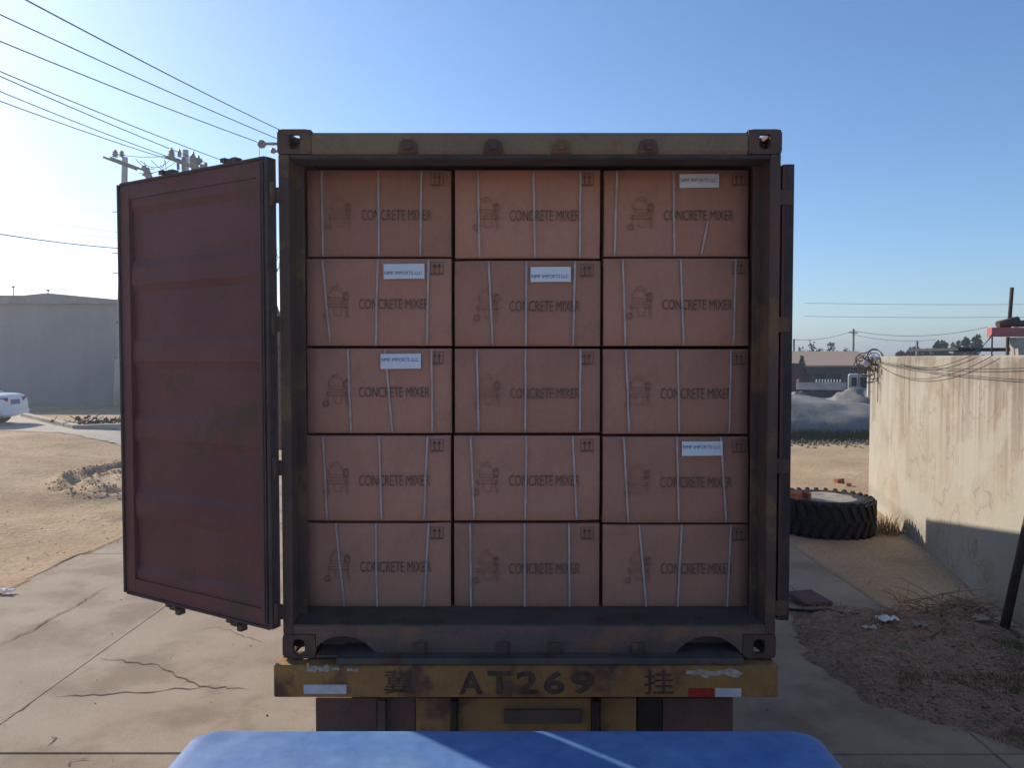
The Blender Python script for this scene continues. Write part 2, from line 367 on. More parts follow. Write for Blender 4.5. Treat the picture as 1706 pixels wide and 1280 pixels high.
crack([(0, 1074), (45, 1055), (85, 1030), (130, 1008), (165, 985), (190, 978)], .017, 3)
crack([(0, 1197), (20, 1193), (60, 1166)], .012, 4)
crack([(75, 1247), (88, 1234), (92, 1226)], .012, 5)
crack([(110, 1280), (122, 1270), (150, 1266)], .010, 6)
crack([(300, 1060), (360, 1045), (440, 1072)], .008, 7)

rnd = random.Random(55); pbm = MB()
for k in range(420):
    x, y = rnd.uniform(-6.4, 3.2), rnd.uniform(3.2, 14); s_ = rnd.uniform(.0025, .008) * rnd.choice((1, 1, 1, 1.6))
    pbm.box((x, y, .004 + s_ * .2), (s_, s_ * 1.3, s_ * .8), 0, Matrix.Rotation(rnd.uniform(0, 3), 3, 'Z'), bev=s_ * .2)
tag(pbm.build('grit', M['stone']), 'loose grit scattered over the concrete road', 'grit', kind='stuff')
# pale concrete path and its kerb beyond the dirt yard
zp = .72
pp = [G(-160, 706, zp), G(30, 719, zp), G(120, 723, zp), G(215, 730, zp), G(420, 742, zp), G(420, 714, zp), G(215, 711, zp), G(130, 709, zp), G(50, 691, zp), G(-160, 676, zp)]
def inpoly(x, y, pl):
    c = False; j = len(pl) - 1
    for i in range(len(pl)):
        if (pl[i].y > y) != (pl[j].y > y) and x < (pl[j].x - pl[i].x) * (y - pl[i].y) / (pl[j].y - pl[i].y) + pl[i].x: c = not c
        j = i
    return c
pb = MB(); g_ = .14; xa, xb = min(p.x for p in pp), max(p.x for p in pp); ya, yb = min(p.y for p in pp), max(p.y for p in pp); idx = {}
for j in range(int((yb - ya) / g_)):
    for i in range(int((xb - xa) / g_)):
        x, y = xa + i * g_, ya + j * g_
        if inpoly(x, y + .25 * noise.noise(Vector((x, y, 0))), pp):
            pb.add([(x + a, y + b, max(zrise(x + a), zground(x + a, y + b)) + .012) for a, b in ((0, 0), (g_, 0), (g_, g_), (0, g_))], [(0, 1, 2, 3)], 0, True)
tag(pb.build('path', M['path']), kind='structure')
kb = MB()
for a, b in (((40, 689), (128, 709)), ((128, 709), (215, 706))):
    a = G(*a, zp + .1); b = G(*b, zp + .1); d = (b - a); q = Vector((-d.y, d.x, 0)).normalized() * .12
    kb.prism([a - q - Vector((0, 0, .14)), b - q - Vector((0, 0, .14)), b + q - Vector((0, 0, .14)), a + q - Vector((0, 0, .14))], (0, 0, .15))
tag(kb.build('kerb', M['path']), 'low pale concrete kerb along the foot of the grey building', 'kerb')

# ================================================================== SHIPPING CONTAINER
CX, Y0, Z0, CW, CH, CL = .085, 3.66, 1.465, 2.438, 2.591, 12.19
Z1 = Z0 + CH; XL, XR = CX - CW / 2, CX + CW / 2; FLOOR = Z0 + .165; OPEN_TOP = Z0 + 2.452
cont = thing('shipping_container', 'open maroon steel shipping container filled with cartons on a trailer', 'container', (CX, Y0, Z0))
def plate_hole(mb_, o, ux, uz, un, wd, ht, hw, hh, th, n=20, off=(0, 0)):
    """plate with a stadium hole; o centre, ux/uz in-plane axes, un outward normal"""
    outer, inner = [], []
    for k in range(n):
        a = 2 * math.pi * (k + .5) / n; c, s_ = math.cos(a), math.sin(a); q = max(abs(c) / (wd / 2), abs(s_) / (ht / 2))
        outer.append((c / q, s_ / q)); r = (abs(c) ** 4 + abs(s_) ** 4) ** -.25
        inner.append((c * r * hw / 2 + off[0], s_ * r * hh / 2 + off[1]))
    V = []
    for (pt, dep) in ((outer, 0), (inner, 0), (inner, -th), (outer, -th)):
        V += [o + ux * p[0] + uz * p[1] + un * dep for p in pt]
    fs = []
    for k in range(n):
        k2 = (k + 1) % n
        for r in range(3): fs.append((r * n + k, r * n + k2, (r + 1) * n + k2, (r + 1) * n + k))
        fs.append((3 * n + k, 3 * n + k2, k2, k))
    mb_.add(V, fs)
def casting(x_out, sgn, yface, sy, z0, top):
    """hollow corner casting with its three lashing holes"""
    b = MB(); wd, dp, ht = .162, .178, .118; X, Y, Z = Vector((1, 0, 0)), Vector((0, 1, 0)), Vector((0, 0, 1))
    cx = x_out - sgn * wd / 2; cy = yface - sy * dp / 2; cz = z0 + ht / 2
    plate_hole(b, Vector((cx, yface, cz)), X, Z, Y * sy, wd, ht, .058, .074, .024)
    plate_hole(b, Vector((x_out, cy, cz)), Y, Z, X * sgn, dp - .003, ht - .003, .08, .06, .024)
    plate_hole(b, Vector((cx, cy, z0 + (ht if top else 0))), X, Y, Z * (1 if top else -1), wd - .004, dp - .004, .064, .124, .024)
    b.box((cx, cy, z0 + (.01 if top else ht - .01)), (wd - .006, dp - .006, .018))
    b.box((x_out - sgn * (wd - .012), cy, cz), (.02, dp - .008, ht - .008))
    b.box((cx, yface - sy * (dp - .012), cz), (wd - .01, .02, ht - .01))
    return b.build('corner_casting', M['frame'], cont)
for (xo, sg) in ((XL, -1), (XR, 1)):
    for (yf, sy) in ((Y0, -1), (Y0 + CL, 1)):
        casting(xo, sg, yf, sy, Z1 - .118, True); casting(xo, sg, yf, sy, Z0, False)
for (xo, sg) in ((XL, -1), (XR, 1)):
    for yf, sy in ((Y0, 1), (Y0 + CL, -1)):
        b = MB(); zt, zb = Z1 - .119, Z0 + .119
        b.box((xo - sg * .028, yf + sy * .012, (zt + zb) / 2), (.050, .020, zt - zb), bev=.004)
        b.box((xo - sg * .008, yf + sy * .082, (zt + zb) / 2), (.012, .118, zt - zb), bev=.002)
        b.box((xo - sg * .040, yf + sy * .090, (zt + zb) / 2), (.010, .132, zt - zb), bev=.002)
        b.box((xo - sg * .060, yf + sy * .16, (zt + zb) / 2), (.05, .012, zt - zb), bev=.002)
        b.build('corner_post', M['frame'], cont)
# header over the opening, with its lip and cam keepers
hx0, hx1 = XL + .164, XR - .164
b = MB(); b.prism([(hx0, Y0 + .012, Z1 - .118), (hx0, Y0 + .004, Z1 - .10), (hx0, Y0 + .004, Z1 - .03), (hx0, Y0 + .02, Z1 - .012), (hx0, Y0 + .16, Z1 - .012), (hx0, Y0 + .16, Z1 - .118)], (hx1 - hx0, 0, 0))
hd = b.build('header', M['header'], cont)
b = MB(); b.box((CX, Y0 + .07, Z1 - .131), (CW - .11, .13, .022), bev=.004); b.build('header_lip', M['gasket'], hd)
for px in (680, 822, 935, 1080):
    x = P(px, 250, Y0).x; b = MB()
    b.prism([(x - .050, Y0 - .004, Z1 - .114), (x + .050, Y0 - .004, Z1 - .114), (x + .040, Y0 - .012, Z1 - .068), (x + .02, Y0 - .014, Z1 - .052), (x - .02, Y0 - .014, Z1 - .052), (x - .040, Y0 - .012, Z1 - .068)], (0, .018, 0))
    b.box((x, Y0 - .020, Z1 - .090), (.03, .016, .028), bev=.003)
    b.build('cam_keeper', M['frame'], hd)
# sill with two arched recesses
sb_, st_ = Z0 + .012, FLOOR - .004; b = MB(); N = 120; ax = [P(571, 1080, Y0).x, P(1180, 1085, Y0).x]
xx = [hx0 + (hx1 - hx0) * i / N for i in range(N + 1)]
def arch(x):
    h = 0
    for c in ax:
        t = abs(x - c) / .175
        if t < 1: h = max(h, .098 * (1 - t ** 2.2))
    return sb_ + h
for y, fl in ((Y0 + .004, 1), (Y0 + .016, -1)):
    V = []; 
    for x in xx: V += [(x, y, arch(x)), (x, y, st_)]
    b.add(V, [[2 * i, 2 * i + 2, 2 * i + 3, 2 * i + 1][::fl] for i in range(N)])
V = []
for x in xx: V += [(x, Y0 + .004, arch(x)), (x, Y0 + .016, arch(x))]
b.add(V, [[2 * i, 2 * i + 1, 2 * i + 3, 2 * i + 2] for i in range(N)])
b.box((CX, Y0 + .12, st_ - .006), (hx1 - hx0, .24, .012)); b.box((CX, Y0 + .14, sb_ + .07), (hx1 - hx0, .01, .13)); b.box((CX, Y0 + .10, sb_ - .004), (hx1 - hx0, .19, .008))
for xo, sg in ((XL, -1), (XR, 1)): b.box((xo - sg * .100, Y0 + .085, (Z0 + .120 + st_) / 2), (.126, .155, st_ - Z0 - .120))
sl = b.build('sill', M['sill'], cont)
for px in (700, 838, 925, 1062):
    x = P(px, 1080, Y0).x; b = MB(); b.box((x, Y0 - .008, Z0 + .055), (.055, .022, .055), bev=.004); b.build('cam_keeper', M['frame'], sl)
b = MB(); b.box((CX, Y0 + .13, FLOOR - .001), (CW - .12, .26, .010)); b.build('threshold_plate', M['steel'], cont)
b = MB(); b.box((CX, Y0 + CL / 2 + .12, FLOOR - .015), (CW - .11, CL - .3, .026)); b.build('floor_board', M['wood'], cont)
# corrugated sides, roof and front, rails
def corrugated(name, n, fn, depth):
    prof = []; y = Y0 + .18; pitch = .278
    while y < Y0 + CL - .18:
        for t, dd in ((0, 0), (.26, 0), (.5, 1), (.76, 1)): prof.append((y + t * pitch, dd * depth))
        y += pitch
    V = []
    for (yy, dd) in prof: V += fn(min(yy, Y0 + CL - .1), dd)
    mb_ = MB(); mb_.add(V, [(2 * i, 2 * i + 1, 2 * i + 3, 2 * i + 2) for i in range(len(prof) - 1)])
    o = mb_.build(name, M['maroon'], cont); md = o.modifiers.new('thickness', 'SOLIDIFY'); md.thickness = .003
corrugated('side_panel', 0, lambda y, d: [(XL + .012 + d, y, Z0 + .10), (XL + .012 + d, y, Z1 - .06)], .032)
corrugated('side_panel', 0, lambda y, d: [(XR - .012 - d, y, Z0 + .10), (XR - .012 - d, y, Z1 - .06)], .032)
corrugated('roof_panel', 0, lambda y, d: [(XL + .05, y, Z1 - .018 - d), (XR - .05, y, Z1 - .018 - d)], .02)
for xo, sg in ((XL, -1), (XR, 1)):
    b = MB(); b.box((xo - sg * .03, Y0 + CL / 2, Z1 - .035), (.056, CL - .36, .058), bev=.004); b.build('top_rail', M['frame'], cont)
    b = MB(); b.box((xo - sg * .025, Y0 + CL / 2, Z0 + .085), (.044, CL - .36, .15), bev=.004); b.build('bottom_rail', M['frame'], cont)
b = MB(); b.box((CX, Y0 + CL - .05, Z0 + CH / 2), (CW - .1, .03, CH - .1)); b.build('front_panel', M['maroon'], cont)

# doors --------------------------------------------------------------
def door(Hx, Hy, Fx, Fy, zb, zt, inner_sign, mats):
    """door leaf from its hinge edge to its free edge, inner face on the side of inner_sign"""
    H = Vector((Hx, Hy, 0)); u = Vector((Fx - Hx, Fy - Hy, 0)); Wd = u.length; u.normalize()
    n = Vector((-u.y, u.x, 0)) * inner_sign                     # towards the inside face
    T = .045; ZZ = Vector((0, 0, 1)); ht = zt - zb
    A = lambda s, t, d: H + u * s + n * d + ZZ * (zb + t)
    def bx(mb_, s0, s1, t0, t1, d0, d1, mi=0):
        V = [A(s0, t0, d0), A(s1, t0, d0), A(s1, t0, d1), A(s0, t0, d1), A(s0, t1, d0), A(s1, t1, d0), A(s1, t1, d1), A(s0, t1, d1)]
        fs = [(0, 3, 2, 1), (4, 5, 6, 7), (0, 1, 5, 4), (1, 2, 6, 5), (2, 3, 7, 6), (3, 0, 4, 7)]
        if (V[1] - V[0]).cross(V[3] - V[0]).z < 0: fs = [f[::-1] for f in fs]
        mb_.add(V, fs, mi)
    b = MB(); e = .085
    bx(b, 0, e, 0, ht, -T, 0); bx(b, Wd - e, Wd, 0, ht, -T, 0)
    bx(b, e, Wd - e, 0, e, -T, -.001); bx(b, e, Wd - e, ht - e, ht, -T, -.001)
    # corrugated infill: five shallow horizontal pans
    prof = []; k = 5; ph = (ht - 2 * e) / k
    for i in range(k):
        t0 = e + i * ph
        prof += [(t0, -.010), (t0 + .045, -.010), (t0 + .085, -.025), (t0 + ph - .085, -.025), (t0 + ph - .045, -.010)]
    prof.append((ht - e, -.008))
    NS = 14; V = []
    for (t, d) in prof:
        for q in range(NS + 1):
            s_ = e + (Wd - 2 * e) * q / NS; V.append(A(s_, t, d + .004 * noise.noise(Vector((s_ * 3, t * 3, Hx)))))
    fs = [(i * (NS + 1) + q, i * (NS + 1) + q + 1, (i + 1) * (NS + 1) + q + 1, (i + 1) * (NS + 1) + q) for i in range(len(prof) - 1) for q in range(NS)]
    b.add(V, fs)
    d_ = b.build('door', M['maroon'], cont)
    g = MB()
    for s0, s1, t0, t1 in ((-.002, .020, .0, ht), (Wd - .008, Wd + .006, 0, ht), (.02, Wd - .02, -.006, .006), (.02, Wd - .02, ht - .006, ht + .006)):
        bx(g, s0, s1, t0, t1, -.030, .010)
    bx(g, .028, .036, .02, ht - .02, 0, .014); bx(g, .046, .052, .02, ht - .02, 0, .010)
    g.build('gasket', M['gasket'], d_)
    for fr in (.30, .72):
        r = MB(); r.tube([A(Wd * fr, -.05, -T - .035), A(Wd * fr, ht + .03, -T - .035)], .017, 10); r.build('lock_rod', M['steel'], d_)
        for t, q in ((-.045, -1), (ht + .03, 1)):
            c = MB()
            bx(c, Wd * fr - .03, Wd * fr + .022, t - .02, t + .02, -T - .060, -T - .008)
            bx(c, Wd * fr - .055, Wd * fr - .022, t - .024 + q * .018, t + .006 + q * .018, -T - .052, -T - .012)
            bx(c, Wd * fr + .005, Wd * fr + .04, t + .004 * q, t + .02 + .004 * q, -T - .045, -T + .004)
            c.build('lock_cam', M['steel'], d_)
        for t in (.28, ht * .5, ht - .28):
            c = MB(); bx(c, Wd * fr - .035, Wd * fr + .035, t - .03, t + .03, -T - .055, -T); c.build('rod_bracket', M['steel'], d_)
        c = MB(); bx(c, Wd * fr, Wd * fr + .38, ht * .36, ht * .36 + .025, -T - .06, -T - .045); c.build('lock_handle', M['steel'], d_)
    return d_, A, ht
dzb, dzt = P(457, 1047, 3.62).z, P(455, 263, 3.62).z
HL = P(451, 600, 3.605); FL = P(203, 600, 4.19)
dl, AL_, dht = door(HL.x, HL.y, FL.x, FL.y, dzb, dzt, 1, None)
tag(dl, 'left door leaf swung open, its ribbed maroon inner face in shade')
HR = P(1311, 600, 3.70); dr, AR_, _ = door(XR + .065, 3.70, XR + .10, 4.90, dzb + .01, dzt - .01, -1, None)
tag(dr, 'right door leaf folded back along the side, seen edge on')
# hinge blades bridging post and leaf
for (dd, px, xo, sg, HH) in ((dl, 0, XL, -1, Vector((HL.x, HL.y, 0))), (dr, 0, XR, 1, Vector((XR + .045, 3.71, 0)))):
    for py in (325, 540, 780, 1020):
        z = P(460, py, 3.64).z; b = MB()
        b.box(((xo + HH.x) / 2 + sg * .002, (Y0 + HH.y) / 2 + .012, z), (abs(HH.x - xo) + .035, .016, .075), bev=.003)
        b.tube([(HH.x - sg * .012, HH.y + .004, z - .055), (HH.x - sg * .012, HH.y + .004, z + .055)], .012, 8)
        b.build('hinge', M['frame'], dd)

# ================================================================== CARTONS
YB = 3.95
colx = [(511, 752), (757, 1000), (1004.5, 1249)]
rowy = [[(283, 427.5), (283, 430), (283, 427)], [(431, 576), (434, 577), (430.5, 577)], [(580, 722.5), (581, 722), (581, 724)], [(726, 869), (726, 868.5), (727.5, 872)], [(872.5, 1015), (872, 1016), (875, 1016)]]
straps = {(0, 0): ((536, 538), (630, 631), (702, 700)), (0, 1): ((796, 799), (889, 891), (967, 966)), (0, 2): ((1028, 1024), (1122, 1124), (1180, 1168)),
          (1, 0): ((537, 550), (629, 626), (714, 711)), (1, 1): ((814, 821), (877, 876), (958, 955)), (1, 2): ((1038, 1042), (1134, 1139), (1226, 1222)),
          (2, 0): ((579, 585), (641, 654), (719, 720)), (2, 1): ((795, 797), (876, 875), (967, 966)), (2, 2): ((1043, 1048), (1129, 1132), (1218, 1215)),
          (3, 0): ((538, 545), (631, 636), (712, 706)), (3, 1): ((784, 790), (877, 875), (954, 961)), (3, 2): ((1039, 1047), (1128, 1131), (1201, 1210)),
          (4, 0): ((559, 574), (626, 628), (714, 706)), (4, 1): ((783, 785), (874, 874), (948, 949)), (4, 2): ((1065, 1077), (1136, 1129), (1218, 1211))}
texts = {(0, 0): (602, 719, 349, 367), (0, 1): (849, 966, 350, 368), (0, 2): (1106, 1222, 350, 367), (1, 0): (598, 714, 498, 515), (1, 1): (849, 966, 501, 519),
         (1, 2): (1104, 1221, 499, 516), (2, 0): (598, 716, 645, 662), (2, 1): (850, 966, 647, 664), (2, 2): (1101, 1219, 647, 665), (3, 0): (598, 716, 792, 810),
         (3, 1): (848, 966, 792, 810), (3, 2): (1100, 1220, 795, 813), (4, 0): (600, 718, 936, 954), (4, 1): (848, 966, 939, 957), (4, 2): (1101, 1220, 939, 957)}
papers = {(0, 2): (1132, 1198, 290, 313), (1, 0): (639, 707, 440, 465), (1, 1): (884, 951, 445, 470), (2, 0): (634, 701, 590, 615), (3, 2): (1136, 1204, 736, 760)}
ordn = ['top', 'second', 'middle', 'fourth', 'bottom']; cold = ['left', 'middle', 'right']
def carton_label(r, c):
    s = 'strapped brown CONCRETE MIXER carton, %s row, %s column' % (ordn[r], cold[c])
    return s + (', bearing a white paper label' if (r, c) in papers else '')
for r in range(5):
    for c in range(3):
        rnd = random.Random(r * 10 + c); yb = YB + rnd.uniform(-.010, .012)
        a0, a1 = colx[c]; b0, b1 = rowy[r][c]
        a0 += rnd.uniform(-.6, 1.6); a1 += rnd.uniform(-1.6, .6); b0 += rnd.uniform(-.2, 1.0); b1 += rnd.uniform(-.8, .3); dent = [rnd.uniform(0, .022) * (rnd.random() < .6) for _ in range(4)]; bul = rnd.uniform(.002, .008)
        pa, pb_ = P(a0, b1, yb), P(a1, b0, yb); x0, x1, z0, z1 = pa.x, pb_.x, pa.z, pb_.z
        t = thing('carton', carton_label(r, c), 'carton', ((x0 + x1) / 2, yb, z0), 'cartons stacked in the container')
        # body: gently bulged front face, softened edges
        nx, nz_ = 12, 8; V = []; be = .007
        fx = [x0, x0 + be] + [x0 + (x1 - x0) * i / nx for i in range(1, nx)] + [x1 - be, x1]
        fz = [z0, z0 + be] + [z0 + (z1 - z0) * i / nz_ for i in range(1, nz_)] + [z1 - be, z1]
        def yf(x, z):
            ex = min(x - x0, x1 - x, z - z0, z1 - z)
            u, v = (x - x0) / (x1 - x0), (z - z0) / (z1 - z0)
            dn = sum(d * max(0, 1 - math.hypot((u - cu) * 6, (v - cv) * 4)) for d, cu, cv in zip(dent, (0, 1, 0, 1), (0, 0, 1, 1)))
            return yb + dn + (.006 if ex < 1e-6 else 0) - bul * math.sin(math.pi * u) * math.sin(math.pi * v) + .003 * noise.noise(Vector((x * 5, z * 6, r + c * 7)))
        m_ = MB(); V = [(x, yf(x, z), z) for z in fz for x in fx]; Wn = len(fx)
        m_.add(V, [(j * Wn + i, j * Wn + i + 1, (j + 1) * Wn + i + 1, (j + 1) * Wn + i) for j in range(len(fz) - 1) for i in range(Wn - 1)], 0, True)
        Dp = .58; q = lambda x, y, z: (x, y, z)
        m_.add([q(x0, yf(x0, z0), z0), q(x1, yf(x1, z0), z0), q(x1, yb + Dp, z0), q(x0, yb + Dp, z0), q(x0, yf(x0, z1), z1), q(x1, yf(x1, z1), z1), q(x1, yb + Dp, z1), q(x0, yb + Dp, z1)],
               [(0, 3, 2, 1), (4, 5, 6, 7), (1, 2, 6, 5), (2, 3, 7, 6), (3, 0, 4, 7)])
        body = m_.build('box_body', M['card'], t)
        yt = yb - .0122
        ta = texts[(r, c)]; p0, p1 = P(ta[0], ta[3], yt), P(ta[1], ta[2], yt)
        text_part('lettering', 'CONCRETE MIXER', p0.x, p1.x, p0.z, p1.z, yt, M['ink'], t, .0)
        # line drawing of a mixer
        k = MB(); ox = p0.x - .115; oz = (p0.z + p1.z) / 2
        L_ = lambda pts, wd=.0042: strips(k, [(ox + a * .001, oz + b * .001) for a, b in pts], wd, yt)
        L_([(-38, 18), (-46, 52), (-22, 78), (14, 74), (40, 46), (34, 12), (-38, 18)]); L_([(-30, 84), (2, 96), (24, 80)]); L_([(-44, 34), (37, 30)])
        L_([(-52, 0), (48, 0), (48, -16), (-52, -16), (-52, 0)], .005); L_([(-46, -16), (-52, -74)]); L_([(42, -16), (52, -74)]); L_([(-20, -16), (-12, -60), (20, -60), (26, -16)])
        L_([(52, 62), (56, -70)]); L_([(-58 + 15 * math.cos(i * .7), -62 + 15 * math.sin(i * .7)) for i in range(10)])
        L_([(46 + 13 * math.cos(i * .7), 40 + 22 * math.sin(i * .7)) for i in range(10)])
        k.build('mixer_print', M['ink2'], t)
        # handling marks in the corner
        ix = 728 + {0: 0, 1: 250, 2: 503}[c]; iy = b0 + 16; pc = P(ix, iy, yt); k = MB(); s = .0265
        strips(k, [(pc.x - s, pc.z - s), (pc.x + s, pc.z - s)], .005, yt)
        for dx in (-.012, .012):
            strips(k, [(pc.x + dx, pc.z - s * .8), (pc.x + dx, pc.z + s * .5)], .0055, yt)
            k.add([(pc.x + dx - .011, yt, pc.z + s * .3), (pc.x + dx + .011, yt, pc.z + s * .3), (pc.x + dx, yt, pc.z + s)], [(0, 1, 2)])
        strips(k, [(pc.x - s * 1.25, pc.z - s * 1.2), (pc.x + s * 1.25, pc.z - s * 1.2), (pc.x + s * 1.25, pc.z + s * 1.2), (pc.x - s * 1.25, pc.z + s * 1.2), (pc.x - s * 1.25, pc.z - s * 1.2)], .003, yt)
        k.build('handling_marks', M['ink'], t)
        # plastic strapping bands
        for (sa, sb2) in straps[(r, c)]:
            st, se = (b0 + .3, b1 - .3)
            if (r, c) == (0, 2) and sa == 1180: st = 366
            m_ = MB(); pts = []
            for i in range(9):
                f = (0, .03, .15, .32, .5, .68, .85, .97, 1)[i]; pt = P(sa + (sb2 - sa) * f, st + (se - st) * f, yb - .0138)
                pts.append(pt + Vector((.0016 * noise.noise(Vector((sa, f * 3, 2))) * 2, 0, 0)))
            hw = .0047; V = []
            for i, pt in enumerate(pts):
                e = .012 if i in (0, 8) else .001 if i in (1, 7) else 0
                V += [pt + Vector((-hw, e, 0)), pt + Vector((hw, e, 0)), pt + Vector((hw, e + .0012, 0)), pt + Vector((-hw, e + .0012, 0))]
            fs = []
            for i in range(8):
                for (j, j2) in ((0, 1), (1, 2), (3, 0)): fs.append((4 * i + 4 + j, 4 * i + 4 + j2, 4 * i + j2, 4 * i + j))
            m_.add(V, fs); m_.build('strap', M['strap'], t)
        if (r, c) in papers:
            q4 = papers[(r, c)]; yp = yb - .0158; p0, p1 = P(q4[0], q4[3], yp), P(q4[1], q4[2], yp); tw = rnd.uniform(-.002, .003)
            m_ = MB(); NX = 6; V = []
            for i in range(NX + 1):
                f = i / NX; x = p0.x + (p1.x - p0.x) * f; bow = -.003 * math.sin(f * math.pi)
                V += [(x, yp + bow, p0.z + tw * f), (x, yp + bow, p1.z + tw * f), (x, yp + .0008 + bow, p0.z + tw * f), (x, yp + .0008 + bow, p1.z + tw * f)]
            fs = []
            for i in range(NX):
                a = 4 * i; fs += [(a, a + 4, a + 5, a + 1), (a + 2, a + 3, a + 7, a + 6), (a + 1, a + 5, a + 7, a + 3), (a, a + 2, a + 6, a + 4)]
            fs += [(0, 1, 3, 2), (4 * NX, 4 * NX + 2, 4 * NX + 3, 4 * NX + 1)]
            m_.add(V, fs); pl = m_.build('paper_label', M['paper'], t)
            up = {(1, 0): .40, (1, 1): .38, (0, 2): .55, (2, 0): .62, (3, 2): .62}[(r, c)]; zc = p0.z + (p1.z - p0.z) * up; hh = .009
            text_part('lettering', 'NMF IMPORTS LLC', p0.x + .006, p1.x - .012, zc - hh, zc + hh, yp - .0042, M['ink3'], pl, .0)

# ================================================================== TRAILER
tr = thing('trailer', 'weathered yellow container trailer with lettered rear beam under the container', 'trailer', (CX, Y0, 0))
YT = 3.60
pa, pb_ = P(456, 1163, YT), P(1297, 1109.5, YT)
b = MB(); b.box(((pa.x + pb_.x) / 2, YT + .07, (pa.z + pb_.z) / 2), (pb_.x - pa.x, .14, pb_.z - pa.z), bev=.006); beam = b.build('rear_beam', M['bumper'], tr)
yl = YT - .003
for s_, x0, x1, y0, y1, bo in (('冀', 640, 688, 1117, 1158, .004), ('A', 765, 804, 1119, 1158, .03), ('T', 812, 852, 1119, 1158, .03), ('2', 860, 896, 1119, 1158, .03), ('6', 906, 941, 1119, 1158, .03), ('9', 951, 990, 1119, 1158, .03), ('挂', 1073, 1122, 1117, 1158, .008)):
    p0, p1 = P(x0, y1, yl), P(x1, y0, yl); text_part('lettering', s_, p0.x, p1.x, p0.z, p1.z, yl, M['stencil'], beam, bo)
def sticker(name, x0, x1, y0, y1, m, dy=.004):
    p0, p1 = P(x0, y1, YT - dy), P(x1, y0, YT - dy); q = MB(); q.box(((p0.x + p1.x) / 2, YT - dy / 2, (p0.z + p1.z) / 2), (p1.x - p0.x, dy * .9, p1.z - p0.z)); return q.build(name, m, beam)
sticker('white_reflector', 506, 577, 1142, 1157, M['refl_white']); sticker('red_reflector', 1147, 1190, 1148, 1164 - 2, M['refl_red']); sticker('white_reflector', 1191.5, 1235, 1148, 1162, M['refl_white'])
def chip(x0, x1, y0, y1, seed):
    rnd = random.Random(seed); n = 9; q = MB(); V = []
    for i in range(n + 1):
        x = x0 + (x1 - x0) * i / n; mid = y0 + (y1 - y0) * (.35 + .3 * rnd.random()); h = (y1 - y0) * rnd.uniform(.15, .5) * min(1, 8 * (1 - i / n) + .05)
        V += [P(x, mid - h, YT - .0025), P(x, mid + h, YT - .0025)]
    q.add(V, [(2 * i, 2 * i + 1, 2 * i + 3, 2 * i + 2) for i in range(n)]); q.build('paint_chip', M['chip'], beam)
chip(512, 550, 1108, 1122, 1); chip(552, 566, 1112, 1118, 2); chip(578, 598, 1114, 1120, 3); chip(1143, 1238, 1114, 1130, 4)
# top plate of the beam, seen just under the container
b = MB(); p0, p1 = P(560, 1108.7, YT - .012), P(1240, 1098.5, YT - .012); b.box(((p0.x + p1.x) / 2, YT + .10, (p0.z + p1.z) / 2), (p1.x - p0.x, .22, p1.z - p0.z), bev=.003); b.build('deck_plate', M['steel'], tr)
# lower rear: panels, posts, flaps
YL = 3.70; zl = .62; ztop = P(600, 1163, YL).z - .004
def low(name, x0, x1, m, y=YL, th=.02, zb=zl, bev=.003):
    a, c = P(x0, 1200, y).x, P(x1, 1200, y).x; q = MB(); q.box(((a + c) / 2, y + th / 2, (ztop + zb) / 2), (c - a, th, ztop - zb), bev=bev); return q.build(name, m, tr)
low('mud_flap', 526, 628, M['brown']); low('mud_flap', 1105, 1221, M['brown'])
low('upright', 629.5, 642, M['steel'], YL - .03, .06); low('lower_panel', 643.5, 692, M['brown'], YL + .012)
low('lower_panel', 693, 751, M['bumper2']); low('upright', 750, 761, M['dark'], YL - .04, .07); low('lower_panel', 762, 985, M['bumper2']); low('upright', 987, 999, M['dark'], YL - .04, .07)
low('lower_panel', 1000, 1060, M['bumper2']); low('lower_panel', 1061.5, 1104, M['dark'], YL + .012)
p0 = P(823, 1200, YL - .01); p1 = P(905, 1182, YL - .01); b = MB(); b.box(((p0.x + p1.x) / 2 + .12, YL - .012, (p0.z + p1.z) / 2 - .01), (p1.x - p0.x + .14, .014, .07), bev=.003); b.build('plate_holder', M['steel'], tr)
for x in (CX - .42, CX + .42):
    b = MB(); b.box((x, 9.6, 1.25), (.14, 11.6, .02)); b.box((x, 9.6, 1.12), (.014, 11.6, .24)); b.box((x, 9.6, .99), (.14, 11.6, .02)); b.box((x, 9.6, 1.35), (.1, 11.6, .18)); b.build('chassis_rail', M['bumper2'], tr)
for y in (5.0, 8.0, 11.0, 14.6): 
    b = MB(); b.box((CX, y, 1.33), (2.36, .12, .12), bev=.005); b.build('cross_member', M['bumper2'], tr)
tyre_prof = [(.26, -.12), (.40, -.135), (.48, -.125), (.515, -.10), (.525, -.03), (.518, -.025), (.518, .025), (.525, .03), (.515, .10), (.48, .125), (.40, .135), (.26, .12)]
for y in (5.3, 6.6, 7.9):
    b = MB(); b.tube([(CX - .8, y, .525), (CX + .8, y, .525)], .06, 10); b.build('axle', M['dark'], tr)
    for sx in (-1, 1):
        for off in (.72, 1.02):
            x = CX + sx * off; b = MB(); b.lathe(tyre_prof, 32, (x, y, .525), 'x'); wh = b.build('wheel', M['rubber'], tr)
            b = MB(); b.lathe([(.05, .03), (.2, .02), (.235, .07), (.262, .10), (.262, -.10), (.23, -.06), (.05, -.05)], 24, (x, y, .525), 'x'); b.build('rim', M['steel'], wh)
for sx in (-1, 1):
    b = MB(); b.box((CX + sx * .75, 14.6, .69), (.13, .13, 1.16), bev=.006); b.box((CX + sx * .75, 14.6, .035), (.3, .26, .06), bev=.01); b.build('landing_leg', M['bumper2'], tr)

